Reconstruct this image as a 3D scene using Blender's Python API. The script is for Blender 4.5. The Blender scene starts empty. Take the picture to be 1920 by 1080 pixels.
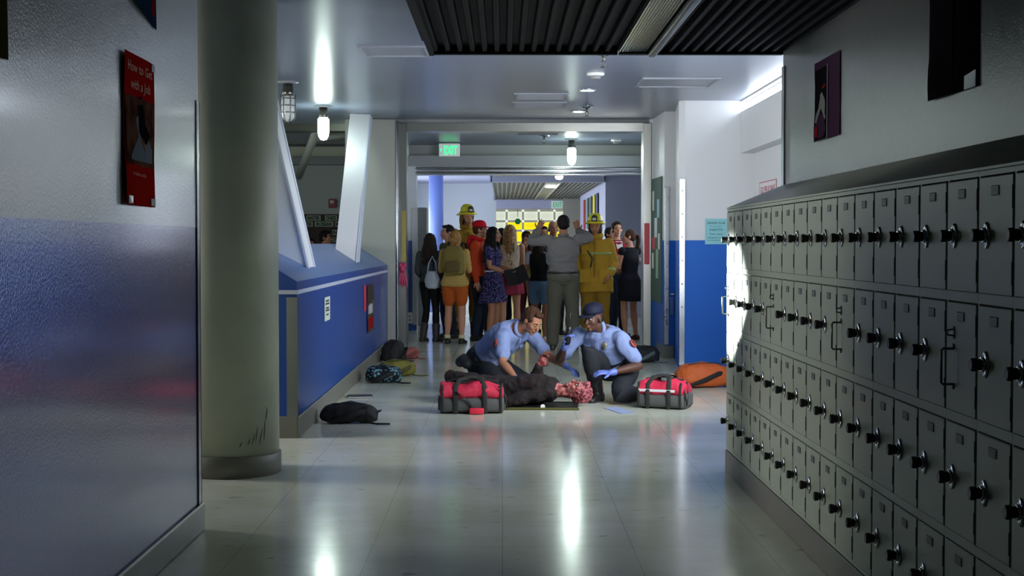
import bpy, bmesh, math, random
from mathutils import Vector, Matrix, noise
random.seed(7)
C = bpy.context.scene.collection
SC = bpy.context.scene

# ------------------------------------------------------------------ camera, world, exposure
H0, F0 = 1.42, 2700.0                       # eye height, focal length in pixels of the 1920 frame
cd = bpy.data.cameras.new('camera'); cam = bpy.data.objects.new('camera', cd); C.objects.link(cam)
cd.sensor_width = 36.0; cd.lens = 36.0 * F0 / 1920.0
cd.clip_start = 0.05; cd.clip_end = 200
cam.location = (0, 0, H0)
cam.rotation_euler = (math.radians(90) - math.atan(83 / F0), 0, -math.atan(18 / F0))
SC.camera = cam
w = bpy.data.worlds.new('world'); SC.world = w; w.use_nodes = True
w.node_tree.nodes['Background'].inputs[0].default_value = (0.50, 0.60, 0.48, 1)
w.node_tree.nodes['Background'].inputs[1].default_value = 0.024
SC.view_settings.view_transform = 'Standard'; SC.view_settings.look = 'None'
SC.view_settings.gamma = 1.0; SC.view_settings.exposure = -0.08; SC.view_settings.use_curve_mapping = False

def area(name, loc, direction, sx, sy, energy, col, spread=180):
    l = bpy.data.lights.new(name, 'AREA'); l.shape = 'RECTANGLE'; l.size = sx; l.size_y = sy
    l.energy = energy; l.color = col; l.spread = math.radians(spread)
    o = bpy.data.objects.new(name, l); C.objects.link(o); o.location = loc
    o.rotation_euler = Vector(direction).to_track_quat('-Z', 'Y').to_euler()
    return o
def spot(name, loc, target, energy, col, angle, blend, radius):
    l = bpy.data.lights.new(name, 'SPOT'); l.energy = energy; l.color = col
    l.spot_size = math.radians(angle); l.spot_blend = blend; l.shadow_soft_size = radius
    o = bpy.data.objects.new(name, l); C.objects.link(o); o.location = loc
    o.rotation_euler = (Vector(target) - Vector(loc)).to_track_quat('-Z', 'Y').to_euler()
    return o
DAY = (0.88, 0.94, 1.0)
# unseen lamps added as daylight in the right hand bay and left side room
area('added_bay_light', (2.66, 11.0, 1.75), (-0.62, 1, -0.05), 3.2, 1.6, 165, DAY, 112)
area('added_room_light', (-6.6, 16.0, 2.0), (1, 0, -0.05), 5.0, 1.6, 110, (0.85, 0.95, 0.95))
spot('locker_patch_spot', (-4.6, 15.2, 2.35), (1.40, 8.72, 1.08), 52000, (0.92, 0.96, 1.0), 5.4, 0.85, 0.03)  # added spot in the side room making the bright patch on the lockers
area('added_strut_light', (-7.1, 10.4, 1.9), (1, .22, -.03), 2.6, 1.5, 230, (1.0, 0.96, 0.95), 100)  # added to brighten the face of the nearer strut
# added lamp hidden behind the left wall to light the far hall
area('added_far_hall_light', (-2.7, 31.5, 1.9), (1, 0, -0.1), 11.0, 1.6, 300, (0.86, 0.92, 1.0))

# ------------------------------------------------------------------ helpers
def srgb(h):
    h = h.lstrip('#'); v = [int(h[i:i + 2], 16) / 255 for i in (0, 2, 4)]
    return tuple((x / 12.92 if x <= 0.04045 else ((x + 0.055) / 1.055) ** 2.4) for x in v) + (1.0,)
MATS = {}
def M(name, col='#808080', rough=0.5, metal=0.0, spec=0.5, bump=None, emit=0.0, coat=0.0, var=None, aniso=None):
    if name in MATS: return MATS[name]
    m = bpy.data.materials.new(name); m.use_nodes = True; MATS[name] = m
    nt = m.node_tree; b = nt.nodes['Principled BSDF']
    c = srgb(col)
    b.inputs['Base Color'].default_value = c; b.inputs['Roughness'].default_value = rough
    b.inputs['Metallic'].default_value = metal; b.inputs['Specular IOR Level'].default_value = spec
    b.inputs['Coat Weight'].default_value = coat
    m.diffuse_color = c
    if emit:
        b.inputs['Emission Color'].default_value = c; b.inputs['Emission Strength'].default_value = emit
    if bump or var:
        tc = nt.nodes.new('ShaderNodeTexCoord')
    if bump:
        n = nt.nodes.new('ShaderNodeTexNoise'); n.inputs['Scale'].default_value = bump[0]; n.inputs['Detail'].default_value = 3
        nt.links.new(tc.outputs['Object'], n.inputs['Vector'])
        bp = nt.nodes.new('ShaderNodeBump'); bp.inputs['Strength'].default_value = bump[1]; bp.inputs['Distance'].default_value = 0.01
        nt.links.new(n.outputs['Fac'], bp.inputs['Height']); nt.links.new(bp.outputs['Normal'], b.inputs['Normal'])
    if var:                                                     # (scale, second colour)
        n2 = nt.nodes.new('ShaderNodeTexNoise'); n2.inputs['Scale'].default_value = var[0]; n2.inputs['Detail'].default_value = 4
        nt.links.new(tc.outputs['Object'], n2.inputs['Vector'])
        rp = nt.nodes.new('ShaderNodeValToRGB'); rp.color_ramp.elements[0].position = 0.42; rp.color_ramp.elements[1].position = 0.6
        rp.color_ramp.elements[0].color = c; rp.color_ramp.elements[1].color = srgb(var[1])
        nt.links.new(n2.outputs['Fac'], rp.inputs['Fac']); nt.links.new(rp.outputs['Color'], b.inputs['Base Color'])
    return m
def M_plaid(name, c1, c2, c3, sc=26, rough=0.85):
    if name in MATS: return MATS[name]
    m = M(name, c1, rough, spec=0.2); nt = m.node_tree; b = nt.nodes['Principled BSDF']
    tc = nt.nodes.new('ShaderNodeTexCoord'); prev = None
    col = nt.nodes.new('ShaderNodeRGB'); col.outputs[0].default_value = srgb(c1); prev = col.outputs[0]
    for axis, cc in (('X', c2), ('Z', c3)):
        wv = nt.nodes.new('ShaderNodeTexWave'); wv.bands_direction = axis; wv.inputs['Scale'].default_value = sc
        nt.links.new(tc.outputs['Object'], wv.inputs['Vector'])
        mt = nt.nodes.new('ShaderNodeMath'); mt.operation = 'GREATER_THAN'; mt.inputs[1].default_value = 0.55
        nt.links.new(wv.outputs['Fac'], mt.inputs[0])
        mm = nt.nodes.new('ShaderNodeMath'); mm.operation = 'MULTIPLY'; mm.inputs[1].default_value = 0.75
        nt.links.new(mt.outputs[0], mm.inputs[0])
        mx = nt.nodes.new('ShaderNodeMix'); mx.data_type = 'RGBA'
        nt.links.new(mm.outputs[0], mx.inputs[0]); nt.links.new(prev, mx.inputs[6]); mx.inputs[7].default_value = srgb(cc)
        prev = mx.outputs[2]
    nt.links.new(prev, b.inputs['Base Color']); return m
def M_spots(name, c1, c2, sc=60, thr=0.35, rough=0.85):
    if name in MATS: return MATS[name]
    m = M(name, c1, rough, spec=0.2); nt = m.node_tree; b = nt.nodes['Principled BSDF']
    tc = nt.nodes.new('ShaderNodeTexCoord'); v = nt.nodes.new('ShaderNodeTexVoronoi'); v.inputs['Scale'].default_value = sc
    nt.links.new(tc.outputs['Object'], v.inputs['Vector'])
    mt = nt.nodes.new('ShaderNodeMath'); mt.operation = 'LESS_THAN'; mt.inputs[1].default_value = thr
    nt.links.new(v.outputs['Distance'], mt.inputs[0])
    mx = nt.nodes.new('ShaderNodeMix'); mx.data_type = 'RGBA'; mx.inputs[6].default_value = srgb(c1); mx.inputs[7].default_value = srgb(c2)
    nt.links.new(mt.outputs[0], mx.inputs[0]); nt.links.new(mx.outputs[2], b.inputs['Base Color']); return m
def M_twotone(name, lo, hi, z, rough_lo, rough_hi, bump, metal_lo=0.0):
    m = M(name, lo, rough_lo); nt = m.node_tree; b = nt.nodes['Principled BSDF']
    g = nt.nodes.new('ShaderNodeNewGeometry'); s = nt.nodes.new('ShaderNodeSeparateXYZ'); nt.links.new(g.outputs['Position'], s.inputs[0])
    t = nt.nodes.new('ShaderNodeMath'); t.operation = 'GREATER_THAN'; t.inputs[1].default_value = z; nt.links.new(s.outputs['Z'], t.inputs[0])
    mx = nt.nodes.new('ShaderNodeMix'); mx.data_type = 'RGBA'; mx.inputs[6].default_value = srgb(lo); mx.inputs[7].default_value = srgb(hi)
    nt.links.new(t.outputs[0], mx.inputs[0]); nt.links.new(mx.outputs[2], b.inputs['Base Color'])
    if metal_lo:                                            # lower part made metallic to put in dark shade and blue sheen
        q = nt.nodes.new('ShaderNodeMix'); q.inputs[2].default_value = metal_lo; q.inputs[3].default_value = 0.0
        nt.links.new(t.outputs[0], q.inputs[0]); nt.links.new(q.outputs[0], b.inputs['Metallic'])
    r = nt.nodes.new('ShaderNodeMix'); r.inputs[2].default_value = rough_lo; r.inputs[3].default_value = rough_hi
    nt.links.new(t.outputs[0], r.inputs[0]); nt.links.new(r.outputs[0], b.inputs['Roughness'])
    n = nt.nodes.new('ShaderNodeTexNoise'); n.inputs['Scale'].default_value = bump[0]; n.inputs['Detail'].default_value = 3
    nt.links.new(g.outputs['Position'], n.inputs['Vector'])
    bp = nt.nodes.new('ShaderNodeBump'); bp.inputs['Strength'].default_value = bump[1]; bp.inputs['Distance'].default_value = 0.01
    nt.links.new(n.outputs['Fac'], bp.inputs['Height']); nt.links.new(bp.outputs['Normal'], b.inputs['Normal'])
    return m

def V(*a): return Vector(a[0] if len(a) == 1 else a)
def px(x, y, Y):                            # the place at depth Y that the photograph shows at pixel x, y
    return V((x - 942) * Y / F0, Y, H0 - (y - 457) * Y / F0)

class MB:
    def __init__(s): s.v = []; s.f = []; s.m = []; s.sm = []
    def add(s, vs, fs, mi=0, smooth=False):
        o = len(s.v); s.v += [V(p) for p in vs]
        for f in fs: s.f.append([i + o for i in f]); s.m.append(mi); s.sm.append(smooth)
        return s
    def box(s, x0, x1, y0, y1, z0, z1, bev=0.0, mi=0, seg=1):
        if bev <= 0:
            vs = [(x, y, z) for z in (z0, z1) for y in (y0, y1) for x in (x0, x1)]
            return s.add(vs, [(0, 2, 3, 1), (4, 5, 7, 6), (0, 1, 5, 4), (2, 6, 7, 3), (0, 4, 6, 2), (1, 3, 7, 5)], mi)
        bm = bmesh.new(); bmesh.ops.create_cube(bm, size=1)
        for v in bm.verts: v.co = (x0 + (v.co.x + .5) * (x1 - x0), y0 + (v.co.y + .5) * (y1 - y0), z0 + (v.co.z + .5) * (z1 - z0))
        bmesh.ops.bevel(bm, geom=bm.edges[:], offset=bev, segments=seg, affect='EDGES', profile=.5)
        bm.verts.index_update(); s.add([v.co.copy() for v in bm.verts], [[v.index for v in f.verts] for f in bm.faces], mi, seg > 1); bm.free(); return s
    def loft(s, rings, mi=0, smooth=True, cap=True, closed=False):
        n = len(rings[0]); vs = [p for r in rings for p in r]; fs = []
        R = len(rings)
        for i in range(R if closed else R - 1):
            j = (i + 1) % R
            for k in range(n): fs.append((i * n + k, i * n + (k + 1) % n, j * n + (k + 1) % n, j * n + k))
        if cap and not closed:
            fs.append(tuple(range(n - 1, -1, -1))); fs.append(tuple((R - 1) * n + k for k in range(n)))
        return s.add(vs, fs, mi, smooth)
    def tube(s, path, radii, seg=10, mi=0, smooth=True, flat=1.0, up=None, rounded=True):
        path = [V(p) for p in path]
        if isinstance(radii, (int, float)): radii = [radii] * len(path)
        rings = []; ref = V(up) if up is not None else None
        prev = None
        for i, p in enumerate(path):
            d = (path[min(i + 1, len(path) - 1)] - path[max(i - 1, 0)])
            if d.length < 1e-9: d = V(0, 0, 1)
            d.normalize()
            if prev is None:
                a = ref if ref is not None else (V(1, 0, 0) if abs(d.x) < .8 else V(0, 1, 0))
            else: a = prev
            u = (a - d * a.dot(d))
            if u.length < 1e-6: u = d.orthogonal()
            u.normalize(); prev = u; wv = d.cross(u)
            rings.append((p, d, u, wv, radii[i]))
        out = []
        def ring(p, u, wv, r): return [p + u * (r * math.cos(2 * math.pi * k / seg)) + wv * (r * flat * math.sin(2 * math.pi * k / seg)) for k in range(seg)]
        if rounded:
            p, d, u, wv, r = rings[0]
            out += [ring(p - d * r * .95, u, wv, r * .3), ring(p - d * r * .7, u, wv, r * .72)]
        out += [ring(p, u, wv, r) for p, d, u, wv, r in rings]
        if rounded:
            p, d, u, wv, r = rings[-1]
            out += [ring(p + d * r * .7, u, wv, r * .72), ring(p + d * r * .95, u, wv, r * .3)]
        return s.loft(out, mi, smooth)
    def cyl(s, p0, p1, r0, r1=None, seg=16, mi=0, smooth=True):
        return s.tube([p0, p1], [r0, r0 if r1 is None else r1], seg, mi, smooth, rounded=False)
    def ell(s, c, r, ax=None, n=14, m=9, mi=0):
        c = V(c); ax = ax or (V(1, 0, 0), V(0, 1, 0), V(0, 0, 1)); rings = []
        for i in range(1, m):
            t = math.pi * i / m - math.pi / 2
            rings.append([c + ax[0] * (r[0] * math.cos(t) * math.cos(2 * math.pi * k / n)) + ax[1] * (r[1] * math.cos(t) * math.sin(2 * math.pi * k / n)) + ax[2] * (r[2] * math.sin(t)) for k in range(n)])
        o = len(rings); vs = [p for q in rings for p in q] + [c - ax[2] * r[2], c + ax[2] * r[2]]
        fs = []
        for i in range(o - 1):
            for k in range(n): fs.append((i * n + k, i * n + (k + 1) % n, (i + 1) * n + (k + 1) % n, (i + 1) * n + k))
        for k in range(n):
            fs.append((o * n, (k + 1) % n, k)); fs.append((o * n + 1, (o - 1) * n + k, (o - 1) * n + (k + 1) % n))
        return s.add(vs, fs, mi, True)
    def lathe(s, prof, c=(0, 0, 0), seg=24, mi=0, smooth=True, cap=True, ax=None):
        c = V(c); ax = ax or (V(1, 0, 0), V(0, 1, 0), V(0, 0, 1))
        return s.loft([[c + ax[0] * (r * math.cos(2 * math.pi * k / seg)) + ax[1] * (r * math.sin(2 * math.pi * k / seg)) + ax[2] * z for k in range(seg)] for r, z in prof], mi, smooth, cap)
    def prism(s, poly, fa, fb, mi=0, smooth=False):     # poly points mapped by the two functions
        return s.loft([[fa(*p) for p in poly], [fb(*p) for p in poly]], mi, smooth)
    def build(s, name, mat, parent=None, world=True):
        me = bpy.data.meshes.new(name)
        off = V(0, 0, 0)
        if parent is not None and world:
            r = parent
            while r.parent: r = r.parent
            off = r.location
        me.from_pydata([v - off for v in s.v], [], s.f)
        for mm in (mat if isinstance(mat, (list, tuple)) else [mat]): me.materials.append(mm)
        me.polygons.foreach_set('material_index', s.m); me.polygons.foreach_set('use_smooth', s.sm)
        bm = bmesh.new(); bm.from_mesh(me); bmesh.ops.recalc_face_normals(bm, faces=bm.faces[:]); bm.to_mesh(me); bm.free()
        me.update()
        o = bpy.data.objects.new(name, me); C.objects.link(o)
        if parent is not None: o.parent = parent
        return o
def tag(o, label, cat, group=None):
    o['label'] = label; o['category'] = cat
    if group: o['group'] = group
    return o
def thing(name, label, cat, loc=(0, 0, 0), rz=0.0, group=None):
    o = bpy.data.objects.new(name, None); o.empty_display_size = 0.1; C.objects.link(o)
    o.location = loc; o.rotation_euler = (0, 0, rz); return tag(o, label, cat, group)
def rebase(o):                              # origin of a single mesh to the middle of its base
    vs = [v.co for v in o.data.vertices]
    b = V((min(v.x for v in vs) + max(v.x for v in vs)) / 2, (min(v.y for v in vs) + max(v.y for v in vs)) / 2, min(v.z for v in vs))
    for v in o.data.vertices: v.co -= b
    o.location = b; return o
def single(name, mb, mat, label, cat, group=None):
    return tag(rebase(mb.build(name, mat)), label, cat, group)
def struct(name, mb, mat, parent=None):
    o = mb.build(name, mat, parent)
    if parent is None: o['kind'] = 'structure'; rebase(o)
    return o
def dup_tree(o, parent=None):
    c = o.copy(); C.objects.link(c)
    if parent is not None: c.parent = parent
    for ch in o.children: dup_tree(ch, c)
    return c
def textgeo(txt, size, bold=0.0, align='LEFT'):
    cu = bpy.data.curves.new('t', 'FONT'); cu.body = txt; cu.size = size; cu.offset = bold; cu.align_x = align; cu.resolution_u = 2
    ob = bpy.data.objects.new('t', cu); C.objects.link(ob)
    dg = bpy.context.evaluated_depsgraph_get(); me = bpy.data.meshes.new_from_object(ob.evaluated_get(dg))
    vs = [v.co.copy() for v in me.vertices]; fs = [list(p.vertices) for p in me.polygons]
    bpy.data.objects.remove(ob); bpy.data.curves.remove(cu); bpy.data.meshes.remove(me); return vs, fs
def put_text(mb, txt, size, org, ax, ay, width=None, bold=0.0, align='LEFT', mi=0):
    vs, fs = textgeo(txt, size, bold, align)
    org = V(org); ax = V(ax); ay = V(ay); sx = 1
    if width and vs:
        xs = [v.x for v in vs]; sx = width / max(1e-6, max(xs) - min(xs))
    mb.add([org + ax * (v.x * sx) + ay * v.y for v in vs], fs, mi); return mb
def remesh(mb, voxel, smooth=3, fac=0.5):
    me = bpy.data.meshes.new('r'); me.from_pydata([tuple(v) for v in mb.v], [], mb.f)
    bm = bmesh.new(); bm.from_mesh(me)
    bmesh.ops.recalc_face_normals(bm, faces=bm.faces[:]); bm.to_mesh(me); bm.free()
    ob = bpy.data.objects.new('r', me); C.objects.link(ob)
    md = ob.modifiers.new('r', 'REMESH'); md.mode = 'VOXEL'; md.voxel_size = voxel; md.use_smooth_shade = True
    if smooth:
        sm = ob.modifiers.new('s', 'SMOOTH'); sm.factor = fac; sm.iterations = smooth
    dg = bpy.context.evaluated_depsgraph_get(); out = bpy.data.meshes.new_from_object(ob.evaluated_get(dg))
    bpy.data.objects.remove(ob); bpy.data.meshes.remove(me)
    return out
def mesh_obj(name, me, mat, parent=None):
    me.materials.clear()
    for mm in (mat if isinstance(mat, (list, tuple)) else [mat]): me.materials.append(mm)
    for p in me.polygons: p.use_smooth = True; p.material_index = 0
    o = bpy.data.objects.new(name, me); C.objects.link(o); o.parent = parent; return o
def wrinkle(me, amp, sc, seed=0.0, stretch=(1, 1, 1)):
    me.update(); ns = [v.normal.copy() for v in me.vertices]
    for v, n in zip(me.vertices, ns):
        p = v.co
        q = V(p.x * sc * stretch[0] + seed, p.y * sc * stretch[1], p.z * sc * stretch[2])
        v.co = p + n * (amp * noise.noise(q) + amp * .5 * noise.noise(q * 2.3))
    return me

# ------------------------------------------------------------------ materials of the place
LEFTW = M_twotone('near_wall_shaded_gloss', '#152e78', '#b9bfc8', 1.50, 0.16, 0.24, (90, 0.24), .6)  # lower navy darkened and made metallic to paint in the wall's shade and sheen
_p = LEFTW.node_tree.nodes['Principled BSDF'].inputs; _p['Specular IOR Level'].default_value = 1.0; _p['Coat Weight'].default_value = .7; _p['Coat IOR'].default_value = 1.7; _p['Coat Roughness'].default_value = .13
WALL2 = M_twotone('two_tone_wall_paint', '#1d479a', '#c6c9cf', 1.47, 0.22, 0.3, (110, 0.05))
BAYW = M_twotone('bay_satin_paint', '#2565be', '#d0d2d4', 1.46, 0.45, 0.45, (110, 0.04)); BAYW.node_tree.nodes['Principled BSDF'].inputs['Specular IOR Level'].default_value = 0.12
BLUE = M('blue_paint', '#1b428a', 0.32, bump=(60, 0.10))
LEDGE = M('blue_ledge_paint', '#5b78ad', 0.35, bump=(40, 0.1))
WHITE = M('white_paint', '#d6d8de', 0.45, bump=(60, 0.08))
GREYWALL = M('grey_wall_paint', '#8e9088', 0.5, bump=(50, 0.08))
RIGHTW = M('shaded_right_wall_paint', '#585b5c', 0.27, bump=(110, 0.10))  # off-white paint darkened to grey, putting the wall's shade into its colour
CEIL = M('ceiling_paint', '#6c7586', 0.28, bump=(14, 0.05))
LAV = M('lavender_paint', '#b9bedc', 0.5)
STEEL = M('brushed_steel', '#96999c', 0.25, 1.0, bump=(200, 0.03))
DSTEEL = M('dark_steel', '#6a6a62', 0.32, 1.0)
BASEM = M('grey_rubber_base', '#6d6c62', 0.45, bump=(30, 0.05))
BLACK = M('black_plastic', '#0c0c0d', 0.4)
GREYM = M('grey_paint', '#77797c', 0.5)

def floor_material():
    m = M('vinyl_floor_tile', '#b4b6a4', 0.16, bump=None); nt = m.node_tree; b = nt.nodes['Principled BSDF']
    g = nt.nodes.new('ShaderNodeNewGeometry')
    n = nt.nodes.new('ShaderNodeTexNoise'); n.inputs['Scale'].default_value = 1.1; n.inputs['Detail'].default_value = 6; n.inputs['Roughness'].default_value = .65
    nt.links.new(g.outputs['Position'], n.inputs['Vector'])
    r = nt.nodes.new('ShaderNodeValToRGB'); r.color_ramp.elements[0].color = srgb('#c8ccb2'); r.color_ramp.elements[1].color = srgb('#dfe2d6')
    r.color_ramp.elements[0].position = .35; r.color_ramp.elements[1].position = .65
    nt.links.new(n.outputs['Fac'], r.inputs['Fac'])
    br = nt.nodes.new('ShaderNodeTexBrick'); br.offset = 0; br.inputs['Scale'].default_value = 1.0
    br.inputs['Brick Width'].default_value = 0.61; br.inputs['Row Height'].default_value = 0.61; br.inputs['Mortar Size'].default_value = 0.0018
    br.inputs['Mortar'].default_value = srgb('#a2a394'); br.inputs['Mortar Smooth'].default_value = .3
    nt.links.new(g.outputs['Position'], br.inputs['Vector'])
    nt.links.new(r.outputs['Color'], br.inputs['Color1']); nt.links.new(r.outputs['Color'], br.inputs['Color2'])
    sp = nt.nodes.new('ShaderNodeTexNoise'); sp.inputs['Scale'].default_value = 9; sp.inputs['Detail'].default_value = 8
    nt.links.new(g.outputs['Position'], sp.inputs['Vector'])
    rs = nt.nodes.new('ShaderNodeValToRGB'); rs.color_ramp.elements[0].position = .22; rs.color_ramp.elements[1].position = .36
    rs.color_ramp.elements[0].color = srgb('#8a8b78'); rs.color_ramp.elements[1].color = (1, 1, 1, 1)
    nt.links.new(sp.outputs['Fac'], rs.inputs['Fac'])
    mx = nt.nodes.new('ShaderNodeMix'); mx.data_type = 'RGBA'; mx.blend_type = 'MULTIPLY'; mx.inputs[0].default_value = .7
    nt.links.new(br.outputs['Color'], mx.inputs[6]); nt.links.new(rs.outputs['Color'], mx.inputs[7])
    nt.links.new(mx.outputs[2], b.inputs['Base Color'])
    wn = nt.nodes.new('ShaderNodeTexNoise'); wn.inputs['Scale'].default_value = 5; wn.inputs['Detail'].default_value = 2
    nt.links.new(g.outputs['Position'], wn.inputs['Vector'])
    bp = nt.nodes.new('ShaderNodeBump'); bp.inputs['Strength'].default_value = .035; bp.inputs['Distance'].default_value = .02
    nt.links.new(wn.outputs['Fac'], bp.inputs['Height']); nt.links.new(bp.outputs['Normal'], b.inputs['Normal'])
    return m
FLOOR = floor_material(); FLOOR.node_tree.nodes['Principled BSDF'].inputs['Specular IOR Level'].default_value = 0.8

# ------------------------------------------------------------------ the setting
XL, XR, ZC = -1.498, 1.397, 3.05
struct('floor', MB().box(-8, 6, -2, 50, -0.1, 0), FLOOR)
struct('ceiling', MB().box(-8, 6, -2, 27.2, ZC, ZC + .15), CEIL)
struct('ceiling_far', MB().box(-8, 6, 27.2, 50, ZC, ZC + .15), LAV)
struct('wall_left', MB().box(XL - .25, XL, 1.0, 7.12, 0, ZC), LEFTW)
struct('baseboard_left', MB().box(XL, XL + .018, 1.0, 7.14, 0, .135, .006).box(XL - .25, XL, 7.12, 7.14, 0, .135), M('dark_rubber_base', '#26282a', 0.25))
struct('trim_1', MB().box(XL - .05, XL + .006, 7.115, 7.127, .13, 2.12).box(XL, XL + .006, 7.06, 7.127, .13, 2.12), STEEL)
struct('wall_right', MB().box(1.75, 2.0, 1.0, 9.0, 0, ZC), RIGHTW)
struct('trim_2', MB().box(1.742, 1.75, 8.93, 9.006, 1.78, 2.52).box(1.75, 1.83, 9.0, 9.006, 1.2, 2.52), STEEL)
# side bay on the right: far side wall with a recess, a strip window near the ceiling and the facing wall
XS = 2.717
mb = MB()
mb.box(XS, XS + .4, 9.0, 16.45, 2.45, 2.92)            # between recess and strip window
mb.box(XS, XS + .4, 9.0, 16.45, 3.035, ZC)
mb.box(XS + .155, XS + .4, 13.5, 16.45, 0, 2.45)        # back of the recess
mb.box(XS, XS + .4, 8.8, 9.3, 0, 2.45)
mb.box(XS, XS + .4, 13.3, 13.5, 0, 2.45)
mb.box(XS, XS + .4, 9.3, 13.3, 0, .85)
mb.box(XS, XS + .4, 8.8, 9.0, 2.45, ZC)
struct('wall_bay', mb, BAYW)
struct('wall_bay_return', MB().box(2.0, 3.2, 8.75, 8.82, 0, ZC), WHITE)
poly = [(1.93, 19.12), (1.93, 18.95), (1.97, 18.9), (2.0, 17.8), (2.135, 17.8), (2.018, 16.5), (2.085, 16.45), (3.2, 16.45), (3.2, 19.12)]
struct('wall_facing', MB().prism(poly, lambda x, y: V(x, y, 0), lambda x, y: V(x, y, ZC)), BAYW)
struct('baseboard_right', MB().prism([(1.98, 18.9), (1.985, 17.78), (2.12, 17.78), (2.12, 17.9), (2.02, 18.9)], lambda x, y: V(x, y, 0), lambda x, y: V(x, y, .16)), BASEM)
PANE = M('bright_window_pane', '#eaf3ff', 0.3, emit=13.0)
wn = MB().box(XS + .10, XS + .13, 9.0, 16.45, 2.92, 3.035).build('window_1', PANE); wn['kind'] = 'structure'
MB().box(XS + .06, XS + .14, 9.0, 16.45, 3.028, 3.035).build('window_frame', GREYM, wn)
wn = MB().box(XS + .12, XS + .14, 9.3, 13.3, .85, 2.45).build('window_2', M('added_bay_pane', '#dfe8f4', 0.3, emit=2.2)); wn['kind'] = 'structure'  # unseen glowing window put in to light the bay
f = MB()
for y in (9.3, 10.3, 11.3, 12.3, 13.26): f.box(XS + .06, XS + .15, y, y + .04, .85, 2.45)
f.box(XS + .06, XS + .15, 9.3, 13.3, .85, .89); f.box(XS + .06, XS + .15, 9.3, 13.3, 2.41, 2.45); f.build('window_frame', GREYM, wn)
# low wall with the sloping ledge on the left
prof = [(XL, 0), (XL, 1.145), (-1.94, 1.42), (-2.1, 1.42), (-2.1, 0)]
mb = MB(); mb.prism(prof, lambda x, z: V(x, 10.5, z), lambda x, z: V(x, 18.8, z))
lo = struct('wall_low', mb, [BLUE, LEDGE])
for p in lo.data.polygons:
    if p.normal.z > .5: p.material_index = 1
struct('trim_3', MB().box(XL, XL + .008, 10.494, 18.8, 1.052, 1.082).box(-2.1, XL + .008, 10.49, 10.5, 1.052, 1.082), M('pale_trim_metal', '#c4cadb', .5, .5))
struct('trim_4', MB().box(XL - .075, XL + .006, 10.488, 10.498, .16, 1.03).box(XL, XL + .006, 10.49, 10.53, .16, 1.03), STEEL)
struct('baseboard_low', MB().box(XL, XL + .016, 10.484, 18.78, 0, .16, .005).box(-2.1, XL, 10.484, 10.5, 0, .16), BASEM)
# grey wall ending the ledge, side room behind it
struct('wall_grey', MB().box(-2.05, -1.37, 18.8, 19.2, 0, ZC, .03, seg=3), GREYWALL)
struct('wall_room', MB().box(-7.2, -1.6, 24.0, 24.2, 0, ZC), M('room_wall_paint', '#9aa09c', .6))
struct('wall_room_side', MB().box(-7.4, -7.2, 7, 24.2, 0, ZC), M('room_wall_paint', '#9aa09c', .6))
for i, (ya, yb) in enumerate(((9.1, 11.7), (13.5, 18.5))):
    wn = MB().box(-7.2, -7.18, ya, yb, 1.1, 2.75).build('window_%d' % (5 + i), M('added_room_pane', '#e2ece8', .3, emit=1.2)); wn['kind'] = 'structure'  # unseen glowing panes added behind the side room's added lamps
    MB().box(-7.2, -7.16, ya - .05, ya, 1.05, 2.8).box(-7.2, -7.16, yb, yb + .05, 1.05, 2.8).box(-7.2, -7.16, ya, yb, 1.05, 1.1).box(-7.2, -7.16, ya, yb, 2.75, 2.8).build('window_frame', GREYM, wn)
struct('wall_room_near', MB().box(-7.4, XL - .25, 7.0, 7.12, 0, ZC), M('room_wall_paint', '#9aa09c', .6))
struct('trim_5', MB().box(-7.2, -1.9, 23.7, 24.0, 2.72, 2.84), GREYM)
struct('trim_6', MB().box(-7.2, -1.9, 23.85, 24.0, 2.84, 3.02), M('cream_paint', '#b9b9a4', .5))
struct('trim_7', MB().box(-7.2, -1.56, 19.6, 20.0, 2.95, ZC), DSTEEL)
wn = MB().box(2.33, 2.36, 19.5, 23.3, 1.30, 2.55).build('window_4', M('added_vestibule_pane', '#dbe6f8', 0.3, emit=2.7)); wn['kind'] = 'structure'  # unseen glowing window added to brighten the left wall's sheen and the crowd
f = MB()
for y in (19.5, 20.75, 22.0, 23.26): f.box(2.32, 2.36, y, y + .04, 1.3, 2.55)
f.box(2.32, 2.36, 19.5, 23.3, 1.27, 1.31).box(2.32, 2.36, 19.5, 23.3, 2.53, 2.57); f.build('window_frame', GREYM, wn)
# steel door frame, vestibule and second opening
fr = MB().box(-1.365, -1.255, 18.9, 19.2, 0, 3.0, .006).box(1.848, 1.956, 18.9, 19.2, 0, 3.0, .006).box(-1.255, 1.848, 18.9, 19.2, 2.89, 3.0)
struct('door_1', fr, M('frame_steel', '#8b8b86', .3, 1.0, bump=(200, .03)))
struct('wall_over_door', MB().box(-2.05, 3.2, 18.96, 19.14, 3.0, ZC), GREYM)
struct('trim_8', MB().tube([(-1.37, 18.79, 0), (-1.37, 18.79, 3.0)], .02, 10), STEEL)
struct('wall_vestibule_left', MB().box(-1.9, -1.55, 19.2, 23.5, 0, ZC), WHITE)
struct('wall_vestibule_right', MB().box(2.36, 2.6, 19.12, 24.2, 0, ZC), WHITE)
struct('wall_vestibule_far', MB().box(-1.9, -1.40, 23.5, 23.8, 0, 2.679), WALL2)
struct('trim_9', MB().box(-1.47, -1.385, 23.485, 23.5, .1, 2.0), STEEL)
struct('lintel_near', MB().box(-1.55, 2.36, 23.5, 23.8, 2.68, 2.856), M('lintel_paint', '#8c8f92', .45))
struct('lintel_upper', MB().box(-1.55, 2.36, 23.9, 24.2, 2.68, ZC), M('lintel_upper_paint', '#a7a9a8', .5))
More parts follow.
